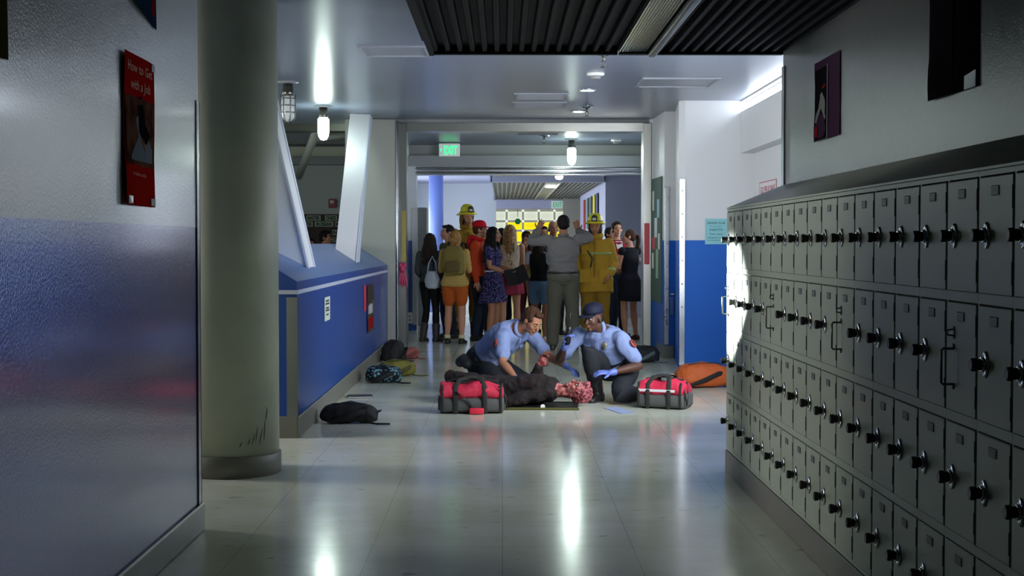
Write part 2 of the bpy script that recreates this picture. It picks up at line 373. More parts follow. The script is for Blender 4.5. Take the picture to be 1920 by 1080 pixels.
struct('trim_10', MB().box(-1.40, 2.36, 23.52, 23.8, 2.54, 2.68).tube([(-1.40, 23.5, 2.645), (2.36, 23.5, 2.645)], .018, 10).tube([(-1.40, 23.5, 2.575), (2.36, 23.5, 2.575)], .018, 10), STEEL)
# far hall
struct('wall_far_left', MB().box(-8, -.17, 39.0, 39.3, 0, ZC), M('far_wall_paint', '#d6dfe8', .55))
struct('wall_far_side', MB().box(-3.0, -2.8, 24.2, 39.0, 0, ZC), WHITE)
struct('wall_far_right', MB().prism([(1.98, 27.7), (6, 27.7), (6, 27.9), (2.14, 27.9), (2.14, 35.8), (6, 35.8), (6, 36.1), (1.95, 36.1), (1.95, 35.6), (1.96, 28.0)], lambda x, y: V(x, y, 0), lambda x, y: V(x, y, ZC)), LAV)
struct('wall_far_pier', MB().box(1.62, 2.2, 38.2, 38.5, 0, ZC), M('far_pier_paint', '#a9a9a0', .6))
struct('lintel_far', MB().box(-.17, 2.3, 39.0, 39.3, 2.36, 2.62), LAV)
struct('wall_far_end', MB().box(-1.5, 4, 46.0, 46.2, 0, ZC), M('far_end_paint', '#dadbd6', .6))
# blue round column in the far hall, pale round column in front
single('column', MB().cyl((-1.38, 30, 0), (-1.38, 30, ZC), .15, seg=24), M('pale_blue_paint', '#6f86cc', .4), 'slim pale blue round column in the far hall beyond the crowd', 'column')
ct = thing('column', 'thick grey round column standing beside the end of the near left wall', 'column', (-1.69, 8.95, 0))
MB().cyl((-1.69, 8.95, .0), (-1.69, 8.95, ZC), .297, seg=64).build('shaft', M('column_paint', '#b0b4a0', .42, bump=(8, .06), var=(2.2, '#a6aa98')), ct)
MB().lathe([(.30, 0), (.309, .004), (.309, .125), (.30, .132)], (-1.69, 8.95, 0), 64).build('base_band', BASEM, ct)
sm = MB()
for (a, z0, z1, da) in ((-50, .22, .31, 3), (-45, .2, .3, 5), (-38, .22, .34, 2), (-60, .2, .24, 3), (-55, .2, .27, 4), (-35, .34, .42, 3), (-70, .19, .22, 3)):
    p = []
    for i in range(5):
        t = math.radians(a + da * i / 4); z = z0 + (z1 - z0) * i / 4
        p.append(V(-1.69 + .2975 * math.cos(t), 8.95 + .2975 * math.sin(t), z))
    sm.tube(p, [.001, .003, .0035, .003, .001], 6)
sm.build('scuff_mark', M('scuff', '#5c5d54', .6), ct)
# leaning struts standing on the ledge
def strut(yb, yt, xl, xr, dx, ty, lab, cols):
    t = thing('leaning_strut', lab, 'strut', ((xl + xr) / 2, yb, 1.2))
    def zl(x): return 1.145 + .62 * (XL - x) if x > -1.94 else 1.42
    def ring(x0, x1, y0, y1):
        def pt(x, y, z, d): return V(x, y + (z - 1.2) / (ZC - 1.2) * (yt - yb) - d, z)
        d = .12 * (x1 - x0) / .25; q = dx
        b = [pt(x0, y0, zl(x0) + .003, d), pt(x1, y0, zl(x1) + .003, 0), pt(x1, y1, zl(x1) + .003, 0), pt(x0, y1, zl(x0) + .003, d)]
        tt = [pt(x0 + q, y0, ZC - .003, d), pt(x1 + q, y0, ZC - .003, 0), pt(x1 + q, y1, ZC - .003, 0), pt(x0 + q, y1, ZC - .003, d)]
        return [b, tt]
    MB().loft(ring(xl, xr, yb, yb + ty), smooth=False).build('plate', M('strut_paint', '#dcdde0', .4), t)
    e = MB().loft(ring(xr - .004, xr + .012, yb - .02, yb + .05), smooth=False)
    e.loft(ring(xr - .004, xr + .008, yb + ty - .05, yb + ty + .01), smooth=False)
    e.build('edge_rim', M('strut_rim_paint', '#c6cddd', .35), t)
strut(12.0, 9.3, -1.87, -1.618, -.05, .45, 'white strut leaning towards the viewer on the blue ledge beside the column', 0)
strut(15.85, 18.2, -1.845, -1.61, -.06, .30, 'white strut leaning away on the blue ledge near the grey wall', 0)
t = MB().tube([(-3.1, 22.0, 2.45), (-2.55, 19.9, 3.0)], .06, 8, rounded=False).tube([(-2.7, 21, 2.95), (-2.3, 21, 3.0)], .05, 8)
struct('beam_brace', t, GREYWALL)

# corrugated soffit over the near corridor
def corrugated(name, x0, x1, y0, y1, z, n, lab, mat, flip=False):
    t = thing(name, lab, 'ceiling panel', ((x0 + x1) / 2, (y0 + y1) / 2, z))
    mb = MB(); pts = []
    prof = ((0, .0), (.30, .0), (.42, .038), (.88, .038), (1, .0))
    for k in range(n):
        for u, dz in prof[:-1]: pts.append((x0 + (x1 - x0) * (k + u) / n, z + dz))
    pts.append((x1, z))
    vs = []; fs = []
    for x, zz in pts: vs += [V(x, y0, zz), V(x, y1, zz), V(x, y0, zz + .004), V(x, y1, zz + .004)]
    for i in range(len(pts) - 1):
        a = 4 * i; b = 4 * i + 4
        fs += [(a, a + 1, b + 1, b), (a + 2, b + 2, b + 3, a + 3), (a + 1, a + 3, b + 3, b + 1), (a, b, b + 2, a + 2)]
    mb.add(vs, fs).build('corrugated_sheet', mat, t); return t
CORR = M('dark_corrugated_metal', '#0a0a0a', .6, .0, .15)
CHAN = M('dark_channel_metal', '#0d0d0d', .6, .0, .25)
zs = 2.60
t = corrugated('corrugated_panel', -.425, .715, 4.5, 8.97, zs + .01, 15, 'dark corrugated ceiling panel left of the clear ribbed strip', CORR)
MB().box(-.455, -.425, 4.5, 9.02, zs - .01, zs + .08).box(-.425, .715, 8.97, 9.02, zs - .005, zs + .08).build('edge_channel', CHAN, t)
t = corrugated('corrugated_panel', .96, 1.74, 4.5, 8.97, zs + .01, 11, 'dark corrugated ceiling panel above the lockers', CORR)
MB().box(.96, 1.745, 8.97, 9.02, zs - .005, zs + .08).build('edge_channel', CHAN, t)
t = thing('ribbed_light_strip', 'clear ribbed plastic strip between the two dark corrugated ceiling panels', 'light strip', (.8, 6.7, zs))
mb = MB()
for k in range(11): mb.cyl((.728 + k * .0155, 4.5, zs + .012), (.728 + k * .0155, 8.95, zs + .012), .0085, seg=8)
mb.build('ribbed_lens', M('ribbed_plastic', '#232a27', .2, spec=.6), t)
MB().box(.725, .93, 8.95, 9.02, zs - .005, zs + .08).box(.725, .90, 4.5, 8.95, zs + .03, zs + .05).build('lens_tray', CHAN, t)
MB().box(.905, .955, 4.5, 9.0, zs - .02, zs + .05, .012, seg=2).build('divider_rail', M('rail_metal', '#5a615c', .3, .8), t)
struct('soffit_slab', MB().box(-.5, 1.75, 4.5, 9.0, zs + .08, zs + .2), CHAN)

# ------------------------------------------------------------------ lockers
LOCK = M('grey_green_locker_enamel', '#a2ac97', .38, bump=(90, .03))
LOCKD = M('locker_gap', '#34382f', .8)
PITCH, YF, XB, ZB, TH = .2957, 8.95, 1.574, .14, .373
CHROME = M('chrome', '#c9ccd0', .12, 1.0)
PLATE = M('locker_number_plate', '#3f433e', .45, .4)
DIGIT = M('plate_digits', '#777c76', .5)
ORD = ['first', 'second', 'third', 'fourth', 'fifth', 'sixth', 'seventh', 'eighth', 'ninth', 'tenth', 'eleventh', 'twelfth', 'thirteenth', 'fourteenth', 'fifteenth', 'sixteenth', 'seventeenth', 'eighteenth', 'nineteenth', 'twentieth']
def locker(handle_row):
    t = thing('locker_column', '', 'locker', (XB, 0, ZB), 0, 'grey-green locker columns along the right wall')
    hw = PITCH / 2 - .0008; xf = XR - XB
    b = MB(); b.box(xf + .022, .174, -hw, hw, 0, 4 * TH)
    for k in range(5):
        z0 = max(0, k * TH - .015); z1 = min(4 * TH, k * TH + .015)
        b.box(xf + .001, xf + .022, -hw, hw, z0, z1, mi=1)
    for y0, y1 in ((-hw, -hw + .006), (hw - .006, hw)): b.box(xf + .003, xf + .022, y0, y1, 0, 4 * TH, mi=1)
    b.build('body', [LOCKD, LOCK], t, False)
    for k in range(4):
        z0 = k * TH + .0165; z1 = (k + 1) * TH - .0195
        d = MB().box(xf - .002, xf + .018, -hw + .0072, hw - .0072, z0, z1, .0025).build('door', LOCK, t, False)
        h = MB()
        for zz in (z1 - .095, z0 + .03): h.box(xf - .003, xf, -hw + .0075, -hw + .0125, zz, zz + .065)
        h.build('hinge', LOCKD, d, False)
        pl = MB().box(xf - .0045, xf - .001, -.033, .033, z1 - .056, z1 - .027, .002)
        for q in range(3): pl.box(xf - .0052, xf - .004, -.026, .026, z1 - .052 + q * .008, z1 - .048 + q * .008, mi=1)
        pl.build('number_plate', [PLATE, DIGIT], d, False)
        y = PITCH / 2 - .08; z = (z0 + z1) / 2
        if k == 2 and handle_row:
            hd = MB(); hz = z - .03
            hd.tube([(xf - .002, y, hz + .055), (xf - .035, y, hz + .055), (xf - .04, y, hz + .05), (xf - .04, y, hz - .05), (xf - .035, y, hz - .055), (xf - .002, y, hz - .055)], .004, 8)
            for s in (1, -1): hd.cyl((xf - .006, y, hz + s * .062), (xf - .001, y, hz + s * .062), .009, seg=12)
            hd.build('pull_handle', DSTEEL, d, False)
            st = MB().box(xf - .005, xf - .001, y - .010, y + .010, hz + .085, hz + .125, .002)
            st.tube([(xf - .004, y, hz + .115), (xf - .022, y, hz + .112), (xf - .022, y, hz + .098), (xf - .004, y, hz + .095)], .003, 8)
            st.build('hasp', DSTEEL, d, False)
        else:
            lk = MB(); ax = (V(0, 1, 0), V(0, 0, 1.35), V(-1, 0, 0))
            lk.lathe([(.029, 0), (.029, .003), (.026, .006), (.020, .0075), (.019, .0075)], (xf - .002, y, z), 28, ax=ax)
            ax2 = (V(0, 1, 0), V(0, 0, 1), V(-1, 0, 0))
            lk.lathe([(.021, .006), (.022, .010), (.021, .014), (.015, .014)], (xf - .002, y, z), 24, ax=ax2)
            lkk = lk.build('lock', CHROME, d, False)
            kb = MB().lathe([(.0165, .012), (.0165, .026), (.0185, .028), (.0185, .042), (.016, .045), (.002, .045)], (xf - .002, y, z), 20, ax=ax2)
            for q in range(10):
                a = 2 * math.pi * q / 10
                kb.box(-.0445 + xf, -.030 + xf, y + .0183 * math.cos(a) - .0014, y + .0183 * math.cos(a) + .0014, z + .0183 * math.sin(a) - .0014, z + .0183 * math.sin(a) + .0014)
            # the dial is part of the lock's own mesh
            vs = [v - V(0, 0, 0) for v in kb.v]; me = lkk.data
            base = len(me.vertices); bm = bmesh.new(); bm.from_mesh(me); nv = [bm.verts.new(v) for v in vs]
            for f in kb.f:
                ff = bm.faces.new([nv[i] for i in f]); ff.material_index = 1
            bmesh.ops.recalc_face_normals(bm, faces=bm.faces[:]); bm.to_mesh(me); bm.free(); me.materials.append(BLACK)
    return t
protos = {}
for i in range(20):
    hr = i % 5 == 0
    if hr not in protos: t = protos[hr] = locker(hr)
    else: t = dup_tree(protos[hr])
    t.location = (XB, YF - PITCH * (i + .5), ZB)
    t['label'] = ('grey-green locker column with a bare pull handle, %s from the far end' if hr else 'grey-green locker column with four black dials, %s from the far end') % ORD[i]
y1, y0 = YF, YF - PITCH * 20
single('locker_top', MB().prism([(XR - .004, 1.634), (XR - .004, 1.642), (1.744, 1.785), (1.744, 1.634)], lambda x, z: V(x, y0, z), lambda x, z: V(x, y1, z)), LOCK, 'sloping grey-green metal top running along the whole locker bank', 'locker top')
struct('baseboard_lockers', MB().box(XR - .006, 1.745, y0, YF + .004, 0, .136, .004), BASEM)

# ------------------------------------------------------------------ ceiling fixtures
GLOW = M('lit_bulb_glass', '#e9fff4', .3, emit=75.0)
GLASS = M('clear_jar_glass', '#b8bfc0', .1, spec=.8)
def jelly_jar(x, Y, lit, lab):
    t = thing('jar_light', lab, 'ceiling light', (x, Y, ZC - .44), 0, 'jar lights on the ceiling')
    MB().lathe([(.02, ZC), (.11, ZC), (.11, ZC - .008), (.062, ZC - .014), (.05, ZC - .02)], (x, Y, 0), 24).build('mounting_plate', GREYM, t)
    MB().lathe([(.05, ZC - .014), (.052, ZC - .09), (.058, ZC - .095), (.058, ZC - .135), (.05, ZC - .14)], (x, Y, 0), 24).build('socket', DSTEEL, t)
    MB().lathe([(.05, ZC - .14), (.066, ZC - .16), (.068, ZC - .30), (.058, ZC - .36), (.035, ZC - .395), (.004, ZC - .405)], (x, Y, 0), 24).build('glass_jar', GLOW if lit else GLASS, t)
    if not lit:
        g = MB()
        for k in range(6):
            a = k * math.pi / 3
            g.tube([(x + .075 * math.cos(a) * q, Y + .075 * math.sin(a) * q, ZC - z) for q, z in ((1, .13), (1, .30), (.9, .37), (.5, .41), (0, .42))], .005, 6)
        for z in (.17, .24, .31): g.tube([(x + .077 * math.cos(a * .2618), Y + .077 * math.sin(a * .2618), ZC - z) for a in range(25)], .005, 6, rounded=False)
        g.build('wire_guard', DSTEEL, t)
    return t
jelly_jar(-2.12, 17.12, True, 'lit jar light on the ceiling between the two white struts')
jelly_jar(-2.16, 14.57, False, 'unlit caged jar light on the ceiling beside the thick column')
jelly_jar(1.08, 22.5, True, 'lit jar light on the ceiling beyond the steel door frame')
def sprinkler(x, Y, lab):
    t = thing('sprinkler_head', lab, 'sprinkler', (x, Y, ZC - .13), 0, 'sprinkler heads on the ceiling')
    MB().lathe([(.01, ZC), (.085, ZC - .001), (.085, ZC - .006), (.03, ZC - .03), (.01, ZC - .03)], (x, Y, 0), 20).build('escutcheon', CHROME, t)
    MB().cyl((x, Y, ZC - .03), (x, Y, ZC - .07), .014, seg=10).tube([(x - .012, Y, ZC - .07), (x - .022, Y, ZC - .09), (x, Y, ZC - .115)], .004, 6).tube([(x + .012, Y, ZC - .07), (x + .022, Y, ZC - .09), (x, Y, ZC - .115)], .004, 6).build('nozzle', DSTEEL, t)
    MB().lathe([(.004, ZC - .115), (.03, ZC - .118), (.03, ZC - .123), (.004, ZC - .126)], (x, Y, 0), 14).build('deflector', DSTEEL, t)
sprinkler(.865, 12.35, 'chrome sprinkler head on the ceiling just past the corrugated panels')
sprinkler(1.0, 17.1, 'chrome sprinkler head beside the round ceiling downlight near the frame')
sprinkler(.63, 21.7, 'chrome sprinkler head on the ceiling beyond the steel door frame')
def detector(x, Y, lab):
    t = thing('smoke_detector', lab, 'smoke detector', (x, Y, ZC - .06), 0, 'smoke detectors on the ceiling')
    MB().lathe([(.01, ZC), (.085, ZC), (.085, ZC - .02), (.06, ZC - .03), (.01, ZC - .03)], (x, Y, 0), 24).build('base', M('cream_plastic', '#cfd0cc', .5), t)
    MB().lathe([(.05, ZC - .03), (.05, ZC - .05), (.035, ZC - .06), (.004, ZC - .06)], (x, Y, 0), 20).build('sensor_cap', M('grey_plastic', '#7e807e', .5), t)
detector(.889, 13.8, 'white smoke detector on the ceiling over the middle of the corridor')
detector(1.78, 22.6, 'white smoke detector on the ceiling beyond the frame, right of the lit jar')
LENS = M('downlight_lens', '#eefaf4', .3, emit=45.0)
def downlight(x, Y, r, lab, z=ZC):
    t = thing('downlight', lab, 'ceiling light', (x, Y, z - .012), 0, 'round downlights')
    MB().lathe([(r, z - .001), (r + .022, z - .001), (r + .022, z - .006), (r, z - .012)], (x, Y, 0), 28, cap=False).build('trim_ring', CHROME, t)
    MB().lathe([(.003, z - .004), (r, z - .004), (r, z - .010), (.003, z - .011)], (x, Y, 0), 28).build('lens', LENS, t)
downlight(.9, 15.3, .075, 'round downlight in the ceiling behind the smoke detector')
downlight(.935, 17.75, .075, 'round downlight in the ceiling in front of the steel frame')
def ceil_panel(x0, x1, y0, y1, lab, cat, name, mat, slats=0):
    t = thing(name, lab, cat, ((x0 + x1) / 2, (y0 + y1) / 2, ZC - .015))
    f = MB(); e = .03
    f.box(x0, x1, y0, y0 + e, ZC - .013, ZC).box(x0, x1, y1 - e, y1, ZC - .013, ZC).box(x0, x0 + e, y0 + e, y1 - e, ZC - .013, ZC).box(x1 - e, x1, y0 + e, y1 - e, ZC - .013, ZC)
    f.build('frame', M('panel_frame_paint', '#858993', .4), t)
    p = MB().box(x0 + e, x1 - e, y0 + e, y1 - e, ZC - .004, ZC)
    for k in range(slats):
        yy = y0 + e + (y1 - y0 - 2 * e) * (k + .5) / slats; p.box(x0 + e, x1 - e, yy - .006, yy + .006, ZC - .012, ZC - .004)
    p.build('cover' if not slats else 'grille', mat, t)
PANEL = M('ceiling_panel_paint', '#7a7f8a', .35)
GRILLE = M('vent_grille_paint', '#7b7e84', .5)
ceil_panel(-1.2, -.62, 11.93, 12.55, 'flat access panel in the ceiling left of the corrugated panels', 'access panel', 'access_panel', PANEL)
ceil_panel(1.38, 2.15, 14.2, 14.97, 'flat access panel in the ceiling by the bright strip window', 'access panel', 'access_panel', PANEL)
ceil_panel(.13, .72, 15.65, 16.25, 'nearer of two ceiling vents side by side before the frame', 'vent', 'ceiling_vent', GRILLE, 7)
ceil_panel(.11, .74, 16.6, 17.25, 'farther of two ceiling vents side by side before the frame', 'vent', 'ceiling_vent', GRILLE, 7)
ceil_panel(.2, .85, 20.9, 21.5, 'ceiling vent beyond the steel door frame', 'vent', 'ceiling_vent', GRILLE, 7)

# ------------------------------------------------------------------ far hall fittings
GREEN = M('exit_green', '#19e07a', .4, emit=2.2)
def exit_sign(x0, x1, Y, z0, z1, lab, hang, arrow, gm):
    t = thing('exit_sign', lab, 'exit sign', ((x0 + x1) / 2, Y, z0))
    MB().box(x0, x1, Y, Y + .06, z0, z1, .008).build('housing', M('exit_sign_white', '#cfe0d8', .4, emit=.25), t)
    if hang: MB().box((x0 + x1) / 2 - .06, (x0 + x1) / 2 + .06, Y + .015, Y + .045, z1, ZC - .002).build('hanger', GREYM, t)
    mb = MB(); wd = x1 - x0; h = z1 - z0
    put_text(mb, 'EXIT', h * .92, (x0 + wd * (.22 if arrow else .12), Y - .003, z0 + h * .17), (1, 0, 0), (0, 0, 1), wd * (.64 if arrow else .76), h * .012)
    if arrow: mb.add([(x0 + wd * .06, Y - .003, z0 + h * .5), (x0 + wd * .13, Y - .003, z0 + h * .35), (x0 + wd * .13, Y - .003, z0 + h * .65)], [(0, 1, 2)])
    mb.build('lettering', gm, t)
exit_sign(-1.02, -.685, 23.2, 2.825, 3.03, 'green lettered exit sign hung from the ceiling inside the steel frame', True, True, GREEN)
exit_sign(1.325, 1.635, 38.93, 2.37, 2.58, 'small exit sign on the far lintel above the windows', False, False, M('exit_dark_green', '#0f9a6a', .4, emit=.6))
# corrugated dropped ceiling in the far hall
t = corrugated('corrugated_panel', -.20, .85, 27.8, 38.9, 2.60, 11, 'left corrugated panel of the dropped ceiling in the far hall', M('far_corrugated_metal', '#7e7c74', .5, .2))
t = corrugated('corrugated_panel', 1.14, 1.93, 27.8, 38.1, 2.60, 9, 'right corrugated panel of the dropped ceiling in the far hall', M('far_corrugated_metal', '#7e7c74', .5, .2))
struct('soffit_fascia', MB().box(-.22, 1.95, 27.6, 27.8, 2.598, 2.73).box(-.24, -.2, 27.6, 39, 2.598, ZC).box(-.22, 1.95, 27.8, 39, 2.66, 2.73), LAV)
t = thing('light_trough', 'pale trough with a round lamp between the far corrugated panels', 'ceiling light', (1.0, 33, 2.6))
MB().box(.85, .87, 27.8, 38.9, 2.58, 2.655).box(1.12, 1.14, 27.8, 38.9, 2.58, 2.655).box(.87, 1.12, 27.8, 38.9, 2.63, 2.655).build('trough', M('trough_paint', '#b9b6a4', .4), t)
MB().lathe([(.004, 2.628), (.11, 2.628), (.11, 2.60), (.004, 2.595)], (1.0, 30.2, 0), 20).build('lamp', LENS, t)
t = thing('hall_lamp', 'small white lamp under the rolling grille track beyond the frame', 'ceiling light', (1.03, 26.2, 2.6))
MB().lathe([(.02, ZC), (.02, 2.72), (.06, 2.70), (.06, 2.66)], (1.03, 26.2, 0), 16).build('stem', GREYM, t)
MB().lathe([(.06, 2.66), (.075, 2.63), (.05, 2.59), (.004, 2.585)], (1.03, 26.2, 0), 16).build('globe', LENS, t)
# bright windows at the end of the hall
YW = 45.9
wn = MB().box(-.3, 2.4, YW, YW + .05, .9, 2.5).build('window_3', M('yellow_window_pane', '#f4e21e', .4, emit=.9)); wn['kind'] = 'structure'
f = MB(); fm = M('window_frame_white', '#f2f5f0', .5, emit=.25)
for z in (.9, 1.42, 1.80, 2.10, 2.44): f.box(-.3, 2.4, YW - .08, YW, z, z + .07)
for x in (-.3, .1, .62, 1.12, 1.62, 2.1): f.box(x, x + .07, YW - .08, YW, .9, 2.5)
f.build('window_frame', fm, wn)
p = MB().box(-.23, .1, YW - .03, YW - .01, 1.85, 2.44).box(.17, 2.4, YW - .03, YW - .01, 2.17, 2.44)
p.build('upper_pane', M('pale_window_pane', '#e3ead8', .4, emit=.8), wn)
t = thing('round_sign', 'small green round sign hanging before the bright far windows', 'sign', (.47, 44.0, 1.95))
MB().lathe([(.004, -.02), (.09, -.02), (.09, .02), (.004, .02)], (.47, 44.0, 2.10), 24, ax=(V(1, 0, 0), V(0, 0, 1), V(0, 1, 0))).build('disc', M('sign_green', '#2f9a66', .5, emit=.25), t)
MB().box(.462, .478, 43.99, 44.01, 2.24, 3.04).build('hanger', GREYM, t)
# banners on the far right wall
for i, (y, c, n) in enumerate(((33.8, '#b03a3a', 'red'), (32.4, '#3f6a52', 'dark green'), (31.2, '#46505e', 'slate'), (30.2, '#d8c83c', 'yellow'), (29.2, '#3c4a78', 'navy'))):
    single('banner', MB().box(1.925, 1.94, y, y + .55, 1.75, 2.45), M('banner_' + n.replace(' ', '_'), c, .7), 'narrow %s banner on the right wall of the far hall' % n, 'banner', 'banners in the far hall')
t = thing('cabinet', 'grey metal cabinet against the left side of the far hall', 'cabinet', (-1.52, 25.3, 0))
MB().box(-1.85, -1.32, 25.1, 25.6, 0, 2.05, .01).build('body', M('cabinet_grey', '#7f8486', .4), t)
MB().box(-1.84, -1.60, 25.085, 25.1, .1, 2.0, .004).build('door', M('cabinet_grey', '#7f8486', .4), t)
MB().box(-1.575, -1.335, 25.085, 25.1, .1, 2.0, .004).build('door', M('cabinet_grey', '#7f8486', .4), t)

# ------------------------------------------------------------------ posters and signs
def wall_sheet(name, lab, cat, x, nx, y0, y1, z0, z1, mat, curl=0.0, group=None, slope=0.0, zs=0.0):
    """a sheet hung on a wall whose normal is +-X; returns thing and a function (u, v, lift) -> place on it"""
    t = thing(name, lab, cat, (x, (y0 + y1) / 2, z0), 0, group)
    ya, yb = (y0, y1) if nx > 0 else (y1, y0)                     # u runs to the viewer's right
    def P(u, v, lift=0.0):
        c = curl * (math.sin(v * 7 + 1) * .5 + .5) * (1 - u) * 1.2 + curl * .3 * math.sin(u * 5 + v * 4)
        return V(x + nx * (.003 + abs(c) + lift), ya + (yb - ya) * u, z0 + (z1 - z0) * v + zs * (u - .5) * (1 - v))
    mb = MB(); N, K = 8, 12
    for side in (0, 1):
        vs = [P(i / N, j / K, .0015 * side) for j in range(K + 1) for i in range(N + 1)]
        fs = [(j * (N + 1) + i, j * (N + 1) + i + 1, (j + 1) * (N + 1) + i + 1, (j + 1) * (N + 1) + i) for j in range(K) for i in range(N)]
        mb.add(vs, fs, 0, True)
    mb.build('sheet', mat, t)
    return t, P
def blot(mb, P, poly, lift, mi=0):
    n = len(poly); c = (sum(p[0] for p in poly) / n, sum(p[1] for p in poly) / n)
    mb.add([P(u, v, lift) for u, v in poly] + [P(c[0], c[1], lift)], [(i, (i + 1) % n, n) for i in range(n)], mi)
def oval(cu, cv, ru, rv, n=16): return [(cu + ru * math.cos(2 * math.pi * k / n), cv + rv * math.sin(2 * math.pi * k / n)) for k in range(n)]
def sheet_text(mb, P, txt, u0, v0, du, hv, lift, bold=.0):
    vs, fs = textgeo(txt, 1.0, bold); xs = [v.x for v in vs]; x0 = min(xs); wd = max(xs) - x0
    mb.add([P(u0 + (v.x - x0) / wd * du, v0 + v.y * hv, lift) for v in vs], fs)
t, P = wall_sheet('poster', 'red glossy poster of a seated figure taped to the near left wall', 'poster', XL, 1, 5.69, 6.2, 1.575, 2.185, M('red_poster_gloss', '#b01c18', .55, spec=0.0), .012, 'posters on the near left wall')
mb = MB(); blot(mb, P, [(.03, .27), (.03, .72), (.97, .72), (.97, .27)], .003); mb.build('picture', M('poster_photo', '#6b4a40', .55, spec=0.0, var=(9, '#4c2f2a')), t)
mb = MB(); blot(mb, P, [(.18, .3), (.2, .45), (.3, .56), (.42, .6), (.6, .6), (.8, .54), (.9, .42), (.88, .3)], .0045); mb.build('figure_shirt', M('poster_shirt', '#7b8796', .55, spec=0.0), t)
mb = MB(); blot(mb, P, [(.45, .50), (.44, .68), (.5, .74), (.58, .73), (.62, .66), (.66, .56), (.82, .49), (.7, .42), (.55, .44)], .006); mb.build('figure_hair', M('poster_dark', '#1b1a22', .55, spec=0.0), t)
mb = MB(); blot(mb, P, oval(.55, .36, .1, .1), .006); mb.build('figure_hands', M('poster_skin', '#8d5a48', .55, spec=0.0), t)
mb = MB(); sheet_text(mb, P, 'How to Get', .10, .885, .8, .09, .003, .01); sheet_text(mb, P, 'with a Job', .22, .775, .62, .09, .003, .01)
sheet_text(mb, P, 'It takes study', .22, .20, .5, .035, .003); mb.build('lettering', M('poster_pink', '#f0b8ae', .55, spec=0.0), t)
mb = MB()
for u, v in ((.03, .01), (.85, .01), (.87, .94)):
    mb = MB(); blot(mb, P, [(u, v), (u + .13, v), (u + .13, v + .05), (u, v + .05)], .006); mb.build('tape', M('clear_tape', '#8d9092', .08), t)
t, P = wall_sheet('poster', 'dark blue poster high on the near left wall above the red one', 'poster', XL, 1, 5.86, 6.25, 2.37, 3.0, M('blue_poster_gloss', '#1c3a58', .55, spec=0.0), .01, 'posters on the near left wall', zs=-.06)
mb = MB(); blot(mb, P, oval(.5, .25, .12, .12), .003); blot(mb, P, oval(.55, .55, .2, .12), .003); mb.build('yellow_shape', M('poster_yellow', '#a08f2a', .55, spec=0.0), t)
mb = MB(); blot(mb, P, oval(.85, .12, .08, .06), .003); mb.build('red_shape', M('poster_red', '#8a1f24', .55, spec=0.0), t)
t, P = wall_sheet('poster', 'olive poster at the left edge of the near left wall', 'poster', XL, 1, 3.85, 4.377, 1.974, 2.62, M('olive_poster_gloss', '#4c4a1c', .55, spec=0.0), .008, 'posters on the near left wall')
mb = MB(); blot(mb, P, oval(.5, .5, .3, .3), .003); mb.build('printed_shape', M('poster_dark_olive', '#2a2a14', .55, spec=0.0), t)
t, P = wall_sheet('poster', 'purple poster with pale standing shape on the right wall above the lockers', 'poster', 1.75, -1, 7.46, 8.04, 1.985, 2.42, M('purple_poster_gloss', '#3d2c3e', .55, spec=0.0), .008, 'posters on the right wall')
mb = MB(); blot(mb, P, [(.04, .02), (.04, .9), (.52, .9), (.52, .02)], .003); mb.build('picture', M('poster_black', '#17151a', .55, spec=0.0), t)
mb = MB(); blot(mb, P, [(.06, .25), (.10, .42), (.2, .58), (.3, .6), (.42, .5), (.48, .3), (.44, .24), (.36, .4), (.26, .5), (.18, .4), (.12, .22)], .0045); mb.build('pale_shape', M('poster_grey', '#7d8080', .55, spec=0.0), t)
mb = MB(); blot(mb, P, oval(.3, .72, .2, .08), .0045); mb.build('red_shape', M('poster_red', '#8a1f24', .55, spec=0.0), t)
mb = MB(); blot(mb, P, oval(.12, .12, .06, .08), .0045); mb.build('red_shape', M('poster_red', '#8a1f24', .55, spec=0.0), t)
mb = MB(); blot(mb, P, [(.53, .0), (.53, .92), (.56, .92), (.56, .0)], .0045); mb.build('fold_line', M('poster_grey', '#7d8080', .55, spec=0.0), t)
t, P = wall_sheet('poster', 'nearly black poster on the right wall above the near lockers', 'poster', 1.75, -1, 5.29, 5.88, 2.0, 2.52, M('black_poster_gloss', '#141216', .55, spec=0.0), .01, 'posters on the right wall')
mb = MB(); blot(mb, P, [(.03, .03), (.03, .97), (.52, .97), (.52, .03)], .003); mb.build('picture', M('poster_black', '#17151a', .55, spec=0.0), t)
mb = MB(); blot(mb, P, [(.74, .0), (.74, .10), (.97, .12), (.97, .0)], .004); mb.build('tape', M('clear_tape', '#c9ccd0', .08), t)
# sheets on the blue low wall
t, P = wall_sheet('flyer', 'small white flyer on the front of the blue low wall', 'flyer', XL, 1, 12.1, 12.48, .765, .967, M('flyer_paper', '#b9c2b4', .6))
mb = MB()
for v, a, b in ((.8, .2, .8), (.68, .15, .85), (.5, .25, .75), (.4, .2, .85), (.22, .3, .7)): blot(mb, P, [(a, v), (b, v), (b, v + .07), (a, v + .07)], .002)
mb.build('print', M('ink', '#23282a', .7), t)
t, P = wall_sheet('paper_strip', 'narrow red paper strip left of the dark poster on the low wall', 'paper', XL, 1, 15.5, 15.8, .69, .97, M('red_paper', '#b02038', .6))
t, P = wall_sheet('poster', 'dark poster with red bottom on the blue low wall', 'poster', XL, 1, 15.88, 16.75, .43, .96, M('dark_poster', '#1d1d22', .3), .006)
mb = MB(); blot(mb, P, [(.1, .05), (.1, .3), (.85, .32), (.85, .06)], .003); mb.build('red_picture', M('poster_red', '#8a1f24', .55, spec=0.0), t)
mb = MB(); blot(mb, P, [(.15, .38), (.15, .55), (.5, .6), (.75, .56), (.75, .38)], .003); mb.build('white_picture', M('poster_white', '#a8a8b0', .55, spec=0.0), t)
